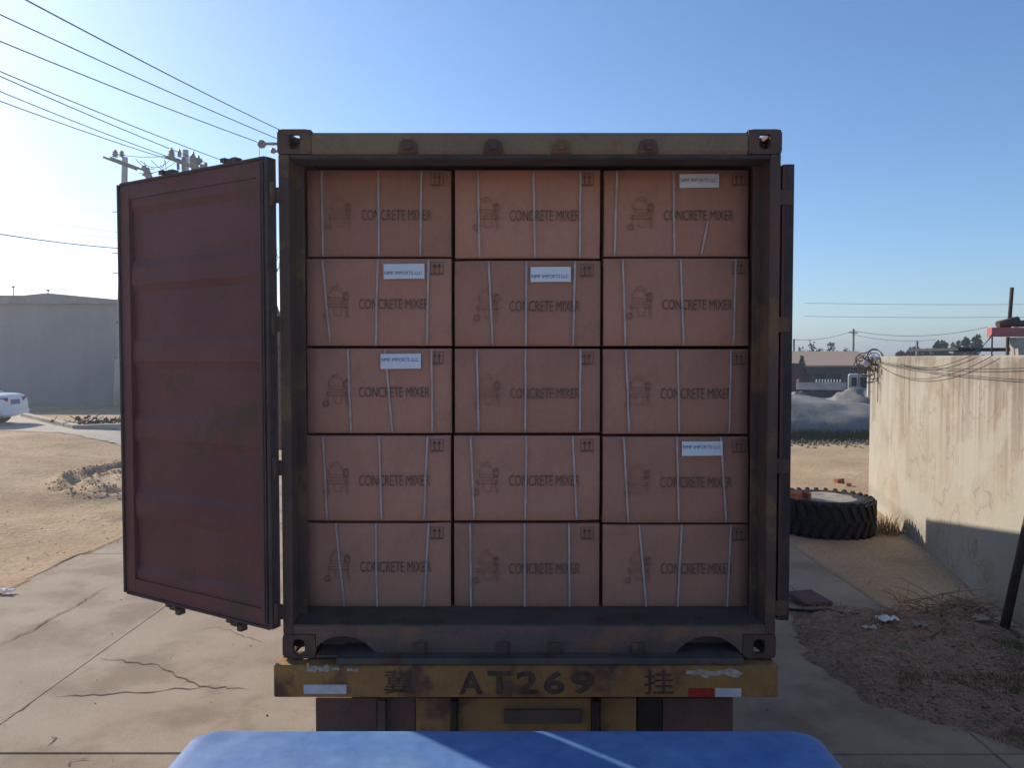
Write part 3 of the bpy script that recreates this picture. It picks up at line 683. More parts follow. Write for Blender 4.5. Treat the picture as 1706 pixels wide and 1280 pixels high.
# ================================================================== BLUE TRUCK (its cab roof fills the foreground)
bl0 = P(318, 1213, 2.6); ZR = bl0.z; bx0, bx1 = -1.12, P(1362, 1224, 2.6).x; by1, by0 = 2.60, 1.05
bt = thing('blue_truck', 'light blue painted truck cab roof in the foreground, half in shadow', 'truck', ((bx0 + bx1) / 2, 1.5, 0))
def rrect(x0, x1, y0, y1, r, n=8):
    out = []
    for (cx, cy, a0) in ((x1 - r, y1 - r, 0), (x0 + r, y1 - r, 90), (x0 + r, y0 + r, 180), (x1 - r, y0 + r, 270)):
        for k in range(n + 1): a = R(a0 + 90 * k / n); out.append((cx + r * math.cos(a), cy + r * math.sin(a)))
    return out
b = MB(); rings = []
for (ins, z, r) in ((0.0, -.16, .08), (0.0, -.055, .08), (.006, -.030, .078), (.018, -.012, .075), (.035, -.004, .07), (.07, 0, .065), (.18, .002, .06), (.35, .003, .04)):
    rings.append([(x, y, ZR + z) for x, y in rrect(bx0 + ins, bx1 - ins, by0 + ins, by1 - ins * .55, r)])
n = len(rings[0]); V = [p for rg in rings for p in rg]
b.add(V, [(i * n + k, i * n + (k + 1) % n, (i + 1) * n + (k + 1) % n, (i + 1) * n + k) for i in range(len(rings) - 1) for k in range(n)] + [[(len(rings) - 1) * n + k for k in range(n)]], 0, True)
b.build('roof', M['blue'], bt)
b = MB(); b.box(((bx0 + bx1) / 2, 1.84, .85), (bx1 - bx0 - .01, 1.48, .72), bev=.05); b.box(((bx0 + bx1) / 2, by0 + .05, 1.35), (bx1 - bx0 - .08, .05, .35), bev=.01)
for x in (bx0 + .06, bx1 - .06):
    for y in (by0 + .08, 1.75, by1 - .12): b.box((x, y, 1.36), (.06, .07, .36), bev=.01)
b.build('cab_body', M['blue'], bt)
b = MB(); b.box(((bx0 + bx1) / 2, by1 - .07, 1.36), (bx1 - bx0 - .18, .012, .29)); b.build('windscreen', M['glass'], bt)
for x in (bx0 + .05, bx1 - .05):
    b = MB(); b.box((x, 1.80, 1.36), (.012, 1.2, .28)); b.build('side_window', M['glass'], bt)
b = MB(); b.box(((bx0 + bx1) / 2, -.65, .70), (2.0, 3.2, .10), bev=.01); b.build('load_bed', M['blue'], bt)
for x in (bx0 + .15, bx1 - .15):
    for y in (1.9, -1.3):
        b = MB(); b.lathe([(q * .62, h * .75) for q, h in tyre_prof], 24, (x, y, .33), 'x'); wv = b.build('wheel', M['rubber'], bt)
        b = MB(); b.lathe([(.03, .02), (.12, .02), (.16, .07), (.16, -.07), (.03, -.04)], 20, (x, y, .33), 'x'); b.build('rim', M['steel'], wv)

# ================================================================== RIGHT: WALL AND WHAT STANDS BY IT
WA = Vector((7.24, 15.15, 0)); WB = Vector((3.53, -.3, 0)); WD = (WB - WA).normalized(); WN = Vector((-WD.y, WD.x, 0))   # WN points away from the yard?
if WN.x > 0: WN = -WN                                       # towards the yard
WH = 2.985
b = MB(); nn = 80; V = []; wl = (WB - WA).length
for i in range(nn + 1):
    p = WA + WD * wl * i / nn; h = WH + .012 * noise.noise(Vector((i * .35, 0, 5))); o = WN * (.010 * noise.noise(Vector((i * .22, 3, 1))))
    V += [p + o + Vector((0, 0, -.2)), p + o * .5 + Vector((0, 0, 1.4)), p + Vector((0, 0, h - .02)), p - WN * .02 + Vector((0, 0, h)), p - WN * .24 + Vector((0, 0, h)), p - WN * .24 + Vector((0, 0, -.2))]
fs = [(6 * i + k, 6 * i + k + 1, 6 * i + 7 + k, 6 * i + 6 + k) for i in range(nn) for k in range(5)] + [[5, 4, 3, 2, 1, 0], [6 * nn + k for k in range(6)]]
b.add(V, fs, 0, False); b.build('concrete_wall', M['wall'])
wall = bpy.data.objects['concrete_wall']; tag(wall, 'tall pale concrete wall with vertical rain streaks along the yard', 'wall')
def on_wall(px, py, off=0.0):
    d = ray(px, py); q = WA + WN * off; t = (q - CAM).dot(WN) / d.dot(WN); return CAM + d * t

# leaning post
pbase = on_wall(1672, 1046, .22); pbase.z = .0; ptop = on_wall(1725, 812, .05)
b = MB(); d_ = (ptop - pbase); b.tube([pbase - d_ * .01, pbase + d_ * .5, pbase + d_ * 1.35], [.05, .046, .044], 10); tag(b.build('leaning_post', M['timber']), 'dark wooden post leaning against the streaked wall at far right', 'post')

# loader tyre lying flat
TC = Vector((P(1374, 800, 12.75).x, 12.75, 0)); TH_ = .60
ty = thing('loader_tyre', 'big worn loader tyre lying flat by the wall, filled with ash', 'tyre', TC)
prof = [(.42, .10), (.46, .03), (.60, 0.0), (.72, .03), (.765, .09), (.775, .30), (.765, .51), (.72, .57), (.60, TH_), (.46, .57), (.42, .50)]
b = MB(); b.lathe(prof, 64, TC, 'z', closed=True)
b.build('casing', M['rubber'], ty)
lug = MB(); 
for k in range(30):
    for row in (0, 1):
        a = 2 * math.pi * (k + row * .5) / 30; c_, s_ = math.cos(a), math.sin(a); rot = Matrix.Rotation(a, 3, 'Z') @ Matrix.Rotation(R(24 if row else -24), 3, 'X')
        lug.box(TC + Vector((c_ * .785, s_ * .785, .155 + row * .29)), (.05, .085, .27), 0, rot, bev=.012)
        lug.box(TC + Vector((c_ * .735, s_ * .735, .025 + row * .55)), (.10, .07, .05), 0, Matrix.Rotation(a, 3, 'Z') @ Matrix.Rotation(R(-25 if row else 25), 3, 'Y'), bev=.01)
lug.build('tread_lugs', M['rubber'], ty)
b = MB(); V = [TC + Vector((0, 0, .56))]; nr, na = 6, 36
for i in range(1, nr + 1):
    for k in range(na):
        a = 2 * math.pi * k / na; r = .60 * i / nr; V.append(TC + Vector((r * math.cos(a), r * math.sin(a), .600 - .04 * (i / nr) ** 3 + .022 * noise.noise(Vector((r * math.cos(a) * 5, r * math.sin(a) * 5, 2))))))
fs = [(0, 1 + k, 1 + (k + 1) % na) for k in range(na)] + [(1 + (i - 1) * na + k, 1 + i * na + k, 1 + i * na + (k + 1) % na, 1 + (i - 1) * na + (k + 1) % na) for i in range(1, nr) for k in range(na)]
b.add(V, fs, 0, True); b.build('ash_fill', M['ash'], ty)
def brick_at(p, rot, label, dims=(.115, .24, .053), grp=None):
    q = MB(); q.box(p, dims, 0, rot, bev=.005); return tag(q.build('brick', M['brick']), label, 'brick', grp)
for px, an, lab in ((1322, 12, 'orange brick on edge on the tyre, nearest the container'), (1331, -8, 'orange brick on edge on the tyre, between two others'), (1341, 22, 'orange brick on edge on the tyre, farthest from the container')):
    p = P(px, 820, 12.45); p.z = .600 + .062
    brick_at(p, Matrix.Rotation(R(an), 3, 'Z') @ Matrix.Rotation(R(90), 3, 'Y'), lab, grp='bricks on the tyre')
for px, py, an, lab in ((1398, 801, 30, 'orange brick lying on sunlit dirt behind the tyre'), (1413, 807, 75, 'small broken brick piece on sunlit dirt, right of the whole brick')):
    p = G(px, py, .05); brick_at(Vector((p.x, p.y, .045)), Matrix.Rotation(R(an), 3, 'Z'), lab, (.24, .115, .1) if py == 801 else (.15, .1, .07))

# litter-strewn soil bed between road and wall
out = [G(1296, 1040), G(1318, 1100), G(1400, 1152), G(1450, 1180), G(1520, 1203), G(1600, 1222), G(1720, 1262), Vector((4.2, 4.0, 0)), Vector((4.45, 4.2, 0)), on_wall(1700, 1078, .03), on_wall(1640, 1015, .03), G(1600, 995), G(1560, 1005), G(1500, 1018), G(1430, 1012), G(1370, 1005), G(1320, 1012)]
def inside(x, y, pl=out):
    c = False; j = len(pl) - 1
    for i in range(len(pl)):
        if (pl[i].y > y) != (pl[j].y > y) and x < (pl[j].x - pl[i].x) * (y - pl[i].y) / (pl[j].y - pl[i].y) + pl[i].x: c = not c
        j = i
    return c
def edge_d(x, y, pl=out):
    p = Vector((x, y, 0)); best = 9
    for i in range(len(pl)):
        a = Vector((pl[i].x, pl[i].y, 0)); d = Vector((pl[(i + 1) % len(pl)].x, pl[(i + 1) % len(pl)].y, 0)) - a; t = max(0, min(1, (p - a).dot(d) / d.length_squared)); best = min(best, (a + d * t - p).length)
    return best
st = .06; x_, y_ = [], []; V = []; idx = {}; fs = []
nxg, nyg = int((5.9 - 2.2) / st), int((9.8 - 3.9) / st); hz = {}
for j in range(nyg + 1):
    for i in range(nxg + 1):
        x, y = 2.2 + i * st, 3.9 + j * st; e = edge_d(x, y) * (1 if inside(x, y) else -1) + .16 * noise.noise(Vector((x * 2.6, y * 2.6, 0)))
        h = -.03 + .085 * sstep(e / .35) + (.05 * max(0, fbm(x * 2.2, y * 2.2, 5, 4)) + .02 * noise.noise(Vector((x * 11, y * 11, 3)))) * sstep(e / .25)
        hz[(i, j)] = h; idx[(i, j)] = len(V); V.append((x, y, h))
for j in range(nyg):
    for i in range(nxg):
        if max(hz[(i, j)], hz[(i + 1, j)], hz[(i, j + 1)], hz[(i + 1, j + 1)]) > -.028: fs.append((idx[(i, j)], idx[(i + 1, j)], idx[(i + 1, j + 1)], idx[(i, j + 1)]))
b = MB(); b.add(V, fs, 0, True); tag(b.build('soil_bed', M['soil']), kind='structure')
def bed_h(x, y): return hz.get((int((x - 2.2) / st), int((y - 3.9) / st)), -.03)
rnd = random.Random(3); lf = MB(); gr = MB(); tw = MB(); cnt = 0
while cnt < 6500:
    x, y = rnd.uniform(2.5, 5.8), rnd.uniform(4.0, 9.4)
    if not inside(x, y): continue
    cnt += 1; z = bed_h(x, y) + .004
    if cnt % 3 == 0:
        a = rnd.uniform(0, 6.28); l = rnd.uniform(.03, .13); d = Vector((math.cos(a), math.sin(a), rnd.uniform(-.1, .35))) * l; q = Vector((-math.sin(a), math.cos(a), 0)) * .003
        p = Vector((x, y, z + .006)); tw.add([p - q, p + q, p + d + q, p + d - q], [(0, 1, 2, 3)])
    else:
        s_ = rnd.uniform(.008, .028); rot = Matrix.Rotation(rnd.uniform(0, 6.28), 3, 'Z') @ Matrix.Rotation(rnd.uniform(-.7, .7), 3, 'X'); p = Vector((x, y, z + s_ * .25))
        lf.add([p + rot @ Vector(q) for q in ((-s_, 0, 0), (0, -s_ * .5, s_ * .15), (s_, 0, 0), (0, s_ * .5, s_ * .15))], [(0, 1, 2, 3)])
cnt = 0
while cnt < 3600:
    x, y = rnd.uniform(2.6, 5.4), rnd.uniform(4.1, 8.8)
    if not inside(x, y) or fbm(x * 1.1, y * 1.1, 9, 3) * .5 + (6.5 - y) * .3 + (x - 3.9) * .25 < .12: continue
    cnt += 1; z = bed_h(x, y); p = Vector((x, y, z)); a = rnd.uniform(0, 6.28); h = rnd.uniform(.02, .06); q = Vector((math.cos(a), math.sin(a), 0)); ln = Vector((rnd.uniform(-.6, .6), rnd.uniform(-.6, .6), 1)) * h
    gr.add([p - q * .004, p + q * .004, p + ln * .6 + q * .003, p + ln], [(0, 1, 2, 3)])
tag(lf.build('dead_leaves', M['leaf_dead']), 'brown dead leaves strewn over the dark soil at right', 'leaves', kind='stuff')
tag(tw.build('dry_stalks', M['straw']), 'dry straw bits scattered over the dark soil at right', 'straw', kind='stuff')
tag(gr.build('weeds', M['grass']), 'short green weeds on the dark soil at lower right', 'weeds', kind='stuff')
# brush heap by the wall, a branch, scraps
rnd = random.Random(11); c0 = G(1585, 1020); b = MB()
for k in range(90):
    a = rnd.uniform(0, 6.28); p = c0 + Vector((rnd.gauss(0, .32), rnd.gauss(0, .28), .03)); l = rnd.uniform(.15, .5); d = Vector((math.cos(a), math.sin(a), rnd.uniform(.05, .6))) * l
    b.tube([p, p + d * .5 + Vector((rnd.uniform(-.04, .04), rnd.uniform(-.04, .04), .02)), p + d], [.006, .005, .003], 4, cap=False)
tag(b.build('brush_heap', M['leaf_dead']), 'heap of thin dry brushwood near the foot of the wall', 'brushwood')
a, c = G(1551, 1064, .06), G(1586, 1028, .16); b = MB(); b.tube([a, a.lerp(c, .5) + Vector((.02, 0, .01)), c, c + Vector((.08, .2, .05))], [.012, .011, .008, .004], 6); b.tube([a.lerp(c, .55), a.lerp(c, .8) + Vector((-.12, .05, .06))], [.007, .003], 5); tag(b.build('branch', M['straw']), 'pale bare branch lying on the soil before the brushwood', 'branch')
def scrap(px, py, sx, sy, m, name, label, cat, h=.03, seed=0, group=None):
    rnd = random.Random(seed + px); p = G(px, py, .05); p.z = max(.02, bed_h(p.x, p.y) + .012); q = MB(); n = 7; V = []
    for j in range(n):
        for i in range(n):
            u, v = i / (n - 1) - .5, j / (n - 1) - .5; V.append(p + Vector((u * sx * (1 + .3 * noise.noise(Vector((v * 4, px, 0)))), v * sy, h * (noise.noise(Vector((u * 4 + px, v * 4, 1))) + .5))))
    q.add(V, [(j * n + i, j * n + i + 1, (j + 1) * n + i + 1, (j + 1) * n + i) for j in range(n - 1) for i in range(n - 1)]); o = q.build(name, m); md = o.modifiers.new('t', 'SOLIDIFY'); md.thickness = .003
    return tag(o, label, cat, group)
scrap(1479, 1041, .20, .16, M['paper'], 'paper_scrap', 'crumpled white paper scrap on the soil bed, the largest scrap', 'paper', .07)
scrap(1448, 1049, .14, .07, M['refl_white'], 'paper_scrap', 'flat narrow white scrap just left of the crumpled paper', 'paper', .03)
scrap(1532, 1049, .14, .10, M['chip'], 'paper_scrap', 'greyish scrap right of the crumpled white paper', 'paper', .05)
scrap(1635, 1043, .16, .12, M['chip'], 'paper_scrap', 'pale scrap at the foot of the wall beside the leaning post', 'paper', .06)
scrap(1462, 1103, .08, .05, M['chip'], 'paper_scrap', 'tiny pale scrap in the middle of the soil bed', 'paper', .03)
scrap(9, 983, .20, .10, M['paper'], 'plastic_bag', 'crumpled white plastic bag at the dirt edge of the road at left', 'bag', .05)
p = G(1348, 998, .05); b = MB(); b.box((p.x, p.y, .05), (.36, .42, .06), 0, Matrix.Rotation(R(15), 3, 'Z') @ Matrix.Rotation(R(4), 3, 'X'), bev=.02); tag(b.build('rubber_block', M['brown']), 'flat dark rubber block on the ground beside the open right door', 'block')
p = G(1352, 1022, .03); b = MB()
b.tube([(p.x - .25, p.y + .1, .04), (p.x, p.y - .02, .06), (p.x + .2, p.y + .06, .05), (p.x + .32, p.y - .04, .04), (p.x + .5, p.y - .1, .05)], .018, 6); tag(b.build('hose_piece', M['wire']), 'short dark hose lying at the near edge of the soil bed', 'hose')
# tuft at the wall foot behind the tyre
rnd = random.Random(5); c0 = G(1474, 890); b = MB()
for k in range(240):
    p = Vector((c0.x + rnd.gauss(0, .16), c0.y + rnd.gauss(0, .12), 0)); h = rnd.uniform(.08, .34); l = Vector((rnd.uniform(-.5, .5), rnd.uniform(-.5, .5), 1)) * h; q = Vector((.005, 0, 0)); b.add([p - q, p + q, p + l + q * .3, p + l - q * .3], [(0, 1, 2, 3)])
tag(b.build('grass_tuft', M['straw']), 'dry grass tuft between the big tyre and the wall', 'grass tuft')

# cables looped along the wall
def sag(a, b_, s_, n=14): return [a.lerp(b_, i / n) + Vector((0, 0, -4 * s_ * (i / n) * (1 - i / n))) for i in range(n + 1)]
def cable(a, b_, s_, r, label, name='cable', group=None, cat='cable'):
    q = MB(); q.tube(sag(a, b_, s_), r, 5); return tag(q.build(name, M['wire']), label, cat, group)
J = on_wall(1458, 604, .06)
cable(J, on_wall(1655, 592, .06), .30, .0045, 'black cable sagging deepest from the wall corner up to the coping')
cable(J + Vector((0, 0, .02)), on_wall(1706, 633, .05), .05, .0045, 'black cable running lowest along the wall to the right')
cable(J + Vector((0, 0, .04)), on_wall(1720, 613, .05), .07, .0045, 'black cable running nearly level along the upper wall')
cable(on_wall(1500, 606, .05), on_wall(1622, 590, .05), .12, .0045, 'short black cable hanging just under the coping')
ct = thing('cable_tangle', 'tangle of cables and white fittings hung on the far corner of the wall', 'cable tangle', J)
rnd = random.Random(21); b = MB()
for k in range(20):
    c0 = J + Vector((rnd.uniform(-.22, .06), rnd.uniform(-.05, .25), rnd.uniform(-.25, .12))); r_ = rnd.uniform(.06, .17); tl = rnd.uniform(-.8, .8)
    b.tube([c0 + Vector((r_ * math.cos(i * .6), .3 * r_ * math.sin(i * .6 + tl), r_ * math.sin(i * .6))) for i in range(12)], .009, 4, cap=False)
b.build('loops', M['bark'], ct)
for dx, dz in ((-.25, .0), (-.2, -.04), (-.1, .12), (0, .08)):
    b = MB(); b.box(J + Vector((dx, -.08, dz)), (.10, .06, .06), 0, Matrix.Rotation(dx * 5, 3, 'Y'), bev=.015); b.build('fitting', M['refl_white'], ct)
b = MB(); b.box(J + Vector((-.06, .12, -.42)), (.05, .05, .5), bev=.005); b.build('white_stake', M['refl_white'], ct)

# red-beamed canopy and low shed behind the wall
YS = 13.0
cn = thing('canopy', 'red steel beam canopy rising above the wall at far right', 'canopy', P(1690, 560, YS) * 1.0)
a, c = P(1648, 561, YS), P(1648, 546, YS); x1 = P(2050, 550, YS).x
b = MB(); b.box(((a.x + x1) / 2, YS, (a.z + c.z) / 2), (x1 - a.x, .14, c.z - a.z), bev=.004); b.build('beam', M['redbeam'], cn)
def vpost(x, y0, y1, wpx, m, name='post', yy=YS, par=cn, zb=None, z_bot=0.0):
    pt, pb2 = P(x, y0, yy), P(x, y1, yy); zb_ = z_bot; ww = wpx / F * yy; q = MB(); q.box((pt.x, yy, (pt.z + zb_) / 2), (ww, ww, pt.z - zb_), bev=.004); return q.build(name, m, par)
vpost(1653, 561.5, 590, 2.0, M['dark'], yy=YS + .01); vpost(1679, 561.5, 590, 4, M['timber'], yy=YS + .2)
b = MB(); b.tube([P(1681, 546, YS + .3), P(1686, 479, YS + .3)], .032, 8); b.build('mast', M['timber'], cn)
p0 = P(1700, 592, YS - .3); b = MB(); b.prism([P(1695, 562, YS - .3), P(1740, 562, YS - .3), P(1740, 700, YS - .3), P(1703, 700, YS - .3)], (0, .2, 0)); b.build('pillar', M['path'], cn)
b = MB()
for k, (xa, ya, xb, yb_, th) in enumerate(((1662, 541, 1696, 533, .085), (1664, 543, 1720, 536, .06), (1690, 540, 1760, 536, .08))):
    b.tube([P(xa, ya, YS + .15 + k * .13), P(xb, yb_, YS + .15 + k * .13)], th * .75, 8)
tag(b.build('timber_pile', M['timber']), 'dark timbers lying on top of the red beam', 'timber')
sh = thing('low_shed', 'low dark shed roof just behind the top of the streaked wall', 'shed', P(1650, 600, 13.6))
a, c = P(1588, 592, 13.6), P(1700, 578.5, 13.6); b = MB(); b.box(((a.x + c.x) / 2 + .3, 14.4, 1.45), (c.x - a.x + .4, 1.4, 2.9 - .0)); b.build('wall', M['darkwall'], sh)
b = MB(); b.box(((a.x + c.x) / 2 + .3, 14.3, c.z - .04), (c.x - a.x + .6, 1.7, .05)); b.build('roof', M['darkwall'], sh)
cable(P(1652, 558, YS - .1), on_wall(1622, 592, .0) + Vector((0, 0, .02)), .03, .006, 'black cable slanting down from the red beam to the wall top')
cable(P(1655, 556, YS - .1), on_wall(1615, 592, .0) + Vector((0, 0, .02)), .05, .006, 'thin second cable from the red beam down to the wall top')

# ================================================================== RIGHT BACKGROUND
def mound(name, cx, cy, lx, ly, h, m, label, cat, seed, folds=.12, n=44, ex=2.5):
    b = MB(); V = []
    for j in range(n + 1):
        for i in range(n + 1):
            u, v = 2 * i / n - 1, 2 * j / n - 1; e = max(0, 1 - abs(u) ** ex - abs(v) ** ex) ** .6 if abs(u) ** ex + abs(v) ** ex < 1 else 0
            e = sstep(min(1, e * 1.25)) if ex > 3 else e; z = h * e * (1 + .16 * fbm(u * 1.8, v * 1.8, seed, 3)) + folds * e * (1 - abs(noise.noise(Vector((u * 4 + seed, v * 2.5, 2))) * 2))
            V.append((cx + u * lx, cy + v * ly, z - .02))
    b.add(V, [(j * (n + 1) + i, j * (n + 1) + i + 1, (j + 1) * (n + 1) + i + 1, (j + 1) * (n + 1) + i) for j in range(n) for i in range(n)], 0, True)
    return tag(b.build(name, m), label, cat)
q = P(1385, 700, 27.0); mound('tarp_pile', q.x - .2, 31.8, 5.2, 4.0, 1.3, M['tarp'], 'long pile under a smooth grey tarpaulin across the yard', 'tarpaulin', 4, .10, ex=2.3)
q = P(1432, 660, 36.5); mound('tarp_pile', q.x + .3, 36.8, 2.6, 2.2, 1.3, M['tarp'], 'taller rumpled tarpaulin heap behind the long pile, before the truck', 'tarpaulin', 9, .25, ex=1.7)
q = P(1333, 655, 36.0); mound('tarp_pile', q.x, 36.5, 1.1, 1.0, 1.25, M['tarp'], 'small pale covered heap behind the left end of the long pile', 'tarpaulin', 13, .1, ex=1.8)
rnd = random.Random(8); b = MB()
for k in range(700):
    p = G(rnd.uniform(1316, 1450), rnd.gauss(735, 4.5)); s_ = rnd.uniform(.02, .08); b.box((p.x, p.y, s_ * .25), (s_, s_, s_ * .8), 0, Matrix.Rotation(rnd.uniform(0, 3), 3, 'Z') @ Matrix.Rotation(rnd.uniform(-.5, .5), 3, 'X'))
tag(b.build('rubble', M['stone']), 'strip of small rubble along the foot of the tarpaulin pile', 'rubble', kind='stuff')
b = MB()
for k in range(5200):
    p = G(rnd.uniform(1316, 1460), rnd.gauss(727, 4.5)); h = rnd.uniform(.06, .42); l = Vector((rnd.uniform(-.5, .5), rnd.uniform(-.5, .5), 1)) * h; qq = Vector((.012, 0, 0)); b.add([p - qq, p + qq, p + l], [(0, 1, 2)])
tag(b.build('dry_weeds', M['olive']), 'dry weeds growing before the tarpaulin pile', 'weeds', kind='stuff')
# white flatbed truck
YK = 40.0
tk = thing('flatbed_truck', 'white flatbed truck parked behind the tarpaulin heaps', 'truck', (P(1390, 650, YK).x, YK, 0))
cx0, cx1 = P(1411, 640, YK).x, P(1462, 640, YK).x; zt = P(1430, 623, YK).z
b = MB(); b.prism([(cx0, YK - .9, .75), (cx1 - .12, YK - .9, .75), (cx1, YK - .9, 1.25), (cx1 - .22, YK - .9, zt - .05), (cx1 - .4, YK - .9, zt), (cx0 + .06, YK - .9, zt), (cx0, YK - .9, zt - .1)], (0, 1.8, 0)); b.build('cab', M['truckwhite'], tk)
for (xa, xb, za, zb_) in ((cx0 + .14, cx0 + .38, zt - .62, zt - .16), (cx0 + .55, cx0 + 1.20, zt - .70, zt - .14)):
    b = MB(); b.prism([(xa, YK - .91, za), (xb + (.08 if xb > cx0 + 1 else 0), YK - .91, za), (xb, YK - .91, zb_), (xa, YK - .91, zb_)], (0, .02, 0)); b.build('side_window', M['glass'], tk)
b = MB(); b.box((cx0 + .47, YK - .905, zt - .7), (.012, .008, 1.0)); b.build('door_seam', M['dark'], tk)
bx_0 = P(1333, 640, YK).x; b = MB(); zb0, zb1 = P(1340, 649, YK).z, P(1340, 637, YK).z
b.box(((bx_0 + cx0) / 2 - .05, YK - .95, (zb0 + zb1) / 2), (cx0 - bx_0 - .1, .05, zb1 - zb0), bev=.01); b.box(((bx_0 + cx0) / 2 - .05, YK, zb0 + .04), (cx0 - bx_0 - .1, 1.85, .08)); b.box((bx_0, YK, (zb0 + zb1) / 2 + .06), (.06, 1.9, zb1 - zb0 + .12), bev=.01); b.build('flatbed', M['truckwhite'], tk)
for k in range(9):
    x = P(1362 + k * 4.5, 640, YK).x; b = MB(); b.tube([(x, YK - .5, zb0 + .1), (x + .03, YK - .5, zb1 + .16)], .03, 5); b.build('stake', M['refl_white'], tk)
tk.rotation_euler.z = -R(23)
for x in (bx_0 + .6, cx1 - .5):
    for y in (YK - .8, YK + .8): b = MB(); b.lathe([(r_ * .8, h * .8) for r_, h in tyre_prof], 20, (x, y, .42), 'y'); wv = b.build('wheel', M['rubber'], tk); b = MB(); b.lathe([(.02, -.06), (.14, -.06), (.2, -.1), (.2, .1), (.02, .05)], 16, (x, y, .42), 'y'); b.build('rim', M['galv'], wv)
# long shed with dusty pink roof
YH = 56.0
hs = thing('long_shed', 'long low shed with dusty pink roof beyond the parked truck', 'shed', (P(1400, 640, YH).x, YH, 0))
xa, xb = P(1325, 600, YH).x, P(1475, 600, YH).x; ze = P(1400, 607.5, YH).z; zr = P(1400, 585.5, YH + 5).z
b = MB(); b.box(((xa + xb) / 2, YH + 3.5, ze / 2), (xb - xa, 6.4, ze)); b.build('wall', M['darkwall'], hs)
b = MB(); b.prism([(xa - .2, YH - .3, ze - .05), (xa - .2, YH + 5, zr), (xa - .2, YH + 10, ze), (xa - .2, YH + 10, ze - .12), (xa - .2, YH + 5, zr - .12), (xa - .2, YH - .3, ze - .17)], (xb - xa + .4, 0, 0)); b.build('roof', M['roofpink'], hs)
for k in range(5):
    x = xa + .8 + k * 1.2; b = MB(); b.box((x, YH + .27, ze * .45), (.7, .06, ze * .55)); b.build('doorway', M['dark'], hs)
rw = thing('sheet_shed', 'dark red sheet metal shed at the end of the long shed', 'shed', (P(1322, 640, 50).x, 50, 0))
xa2, xb2 = P(1270, 620, 50).x, P(1337, 620, 50).x; zz = P(1330, 608, 50).z; b = MB(); b.box(((xa2 + xb2) / 2, 51, zz / 2), (xb2 - xa2, 2, zz)); b.build('wall', M['redwall'], rw)
b = MB(); b.box(((xa2 + xb2) / 2, 51, zz + .05), (xb2 - xa2 + .2, 2.3, .1)); b.build('roof', M['darkwall'], rw)

def foliage(mb_, c, rx, ry, rz, n, s, rnd, hollow=.35):
    clumps = [(Vector((rnd.gauss(0, .5), rnd.gauss(0, .5), rnd.uniform(-.8, .85))), rnd.uniform(.28, .5)) for _ in range(11)]
    for k in range(n):
        cc, cr = rnd.choice(clumps); d = Vector((rnd.gauss(0, 1), rnd.gauss(0, 1), rnd.gauss(0, 1))).normalized() * cr * rnd.random() ** hollow
        q = cc + d; p = c + Vector((q.x * rx, q.y * ry, q.z * rz)); rot = Matrix.Rotation(rnd.uniform(0, 6.28), 3, 'Z') @ Matrix.Rotation(rnd.uniform(0, 3.14), 3, 'X'); ss = s * rnd.uniform(.6, 1.3)
        mb_.add([p + rot @ Vector(v) for v in ((-ss, -ss * .5, 0), (ss, -ss * .5, 0), (0, ss, 0))], [(0, 1, 2)])
def tree(px, py_top, py_base, wpx, y, label, m, seed, n=900, base_z=0.0, group='far trees behind the wall', s=.2):
    rnd = random.Random(seed); top = P(px, py_top, y); x = top.x; h = top.z; rx = wpx / F * y / 2
    t = thing('tree', label, 'tree', (x, y, base_z), group)
    b = MB(); b.tube([(x, y, base_z), (x + .05, y, h * .4), (x, y, h * .75)], [.14, .1, .05], 7)
    for k in range(5): a = rnd.uniform(0, 6.28); b.tube([(x, y, h * (.3 + .08 * k)), (x + math.cos(a) * rx * .7, y + math.sin(a) * rx * .7, h * (.5 + .08 * k))], [.06, .02], 5)
    b.build('trunk', M['bark'], t)
    b = MB(); foliage(b, Vector((x, y, h * .58)), rx, rx, h * .42, n, s, rnd); b.build('crown', m, t)
for i, (px, yt_, wd, lab, mm) in enumerate(((1502, 586, 30, 'low hazy shrub tree at the left end of the tree line over the wall', 'olive'), (1525, 580, 26, 'greyish tree around the thin pole above the wall', 'olive'), (1550, 576, 26, 'dark round evergreen just right of the thin pole above the wall', 'needle'), (1571, 569, 24, 'tallest dark evergreen in the tree line above the wall', 'needle'),
                                        (1586, 572, 22, 'dark evergreen right beside the tallest one in the tree line', 'needle'), (1603, 570, 28, 'broad loose tree left of the low dark shed', 'olive'), (1622, 564, 30, 'loose bushy tree at the right end of the tree line before the red beam', 'olive'))):
    tree(px, yt_, 600, wd * 1.35, 88 + (i % 3) * 4, lab, M[mm], 40 + i, s=.26)
for i, (px, yt_, wd, lab) in enumerate(((1345, 573, 26, 'leftmost bare tree behind the long pink roof'), (1365, 568, 26, 'middle and tallest bare tree behind the long pink roof'), (1388, 573, 30, 'rightmost bare tree behind the long pink roof'), (1408, 582, 24, 'lowest bush behind the long pink roof beside the slim pole'))):
    tree(px, yt_, 600, wd * 1.1, 80, lab, M['olive'], 70 + i, n=330, group='bare trees behind the long shed', s=.15)
rnd = random.Random(2); sh_ = thing('conifer', 'small dark conifer standing before the end of the long shed', 'tree', (P(1336, 640, 53).x, 53, 0)); p = P(1336, 593, 53); b = MB(); b.tube([(p.x, 53, 0), (p.x, 53, p.z * .8)], [.1, .04], 6); b.build('trunk', M['bark'], sh_)
b = MB()
for k in range(500):
    f = rnd.random(); a = rnd.uniform(0, 6.28); r_ = .55 * (1 - f) * rnd.random() ** .4; q = Vector((p.x + r_ * math.cos(a), 53 + r_ * math.sin(a), p.z * (.35 + .65 * f))); b.add([q, q + Vector((rnd.uniform(-.15, .15), rnd.uniform(-.1, .1), -.12)), q + Vector((rnd.uniform(-.15, .15), 0, .05))], [(0, 1, 2)])
b.build('crown', M['needle'], sh_)
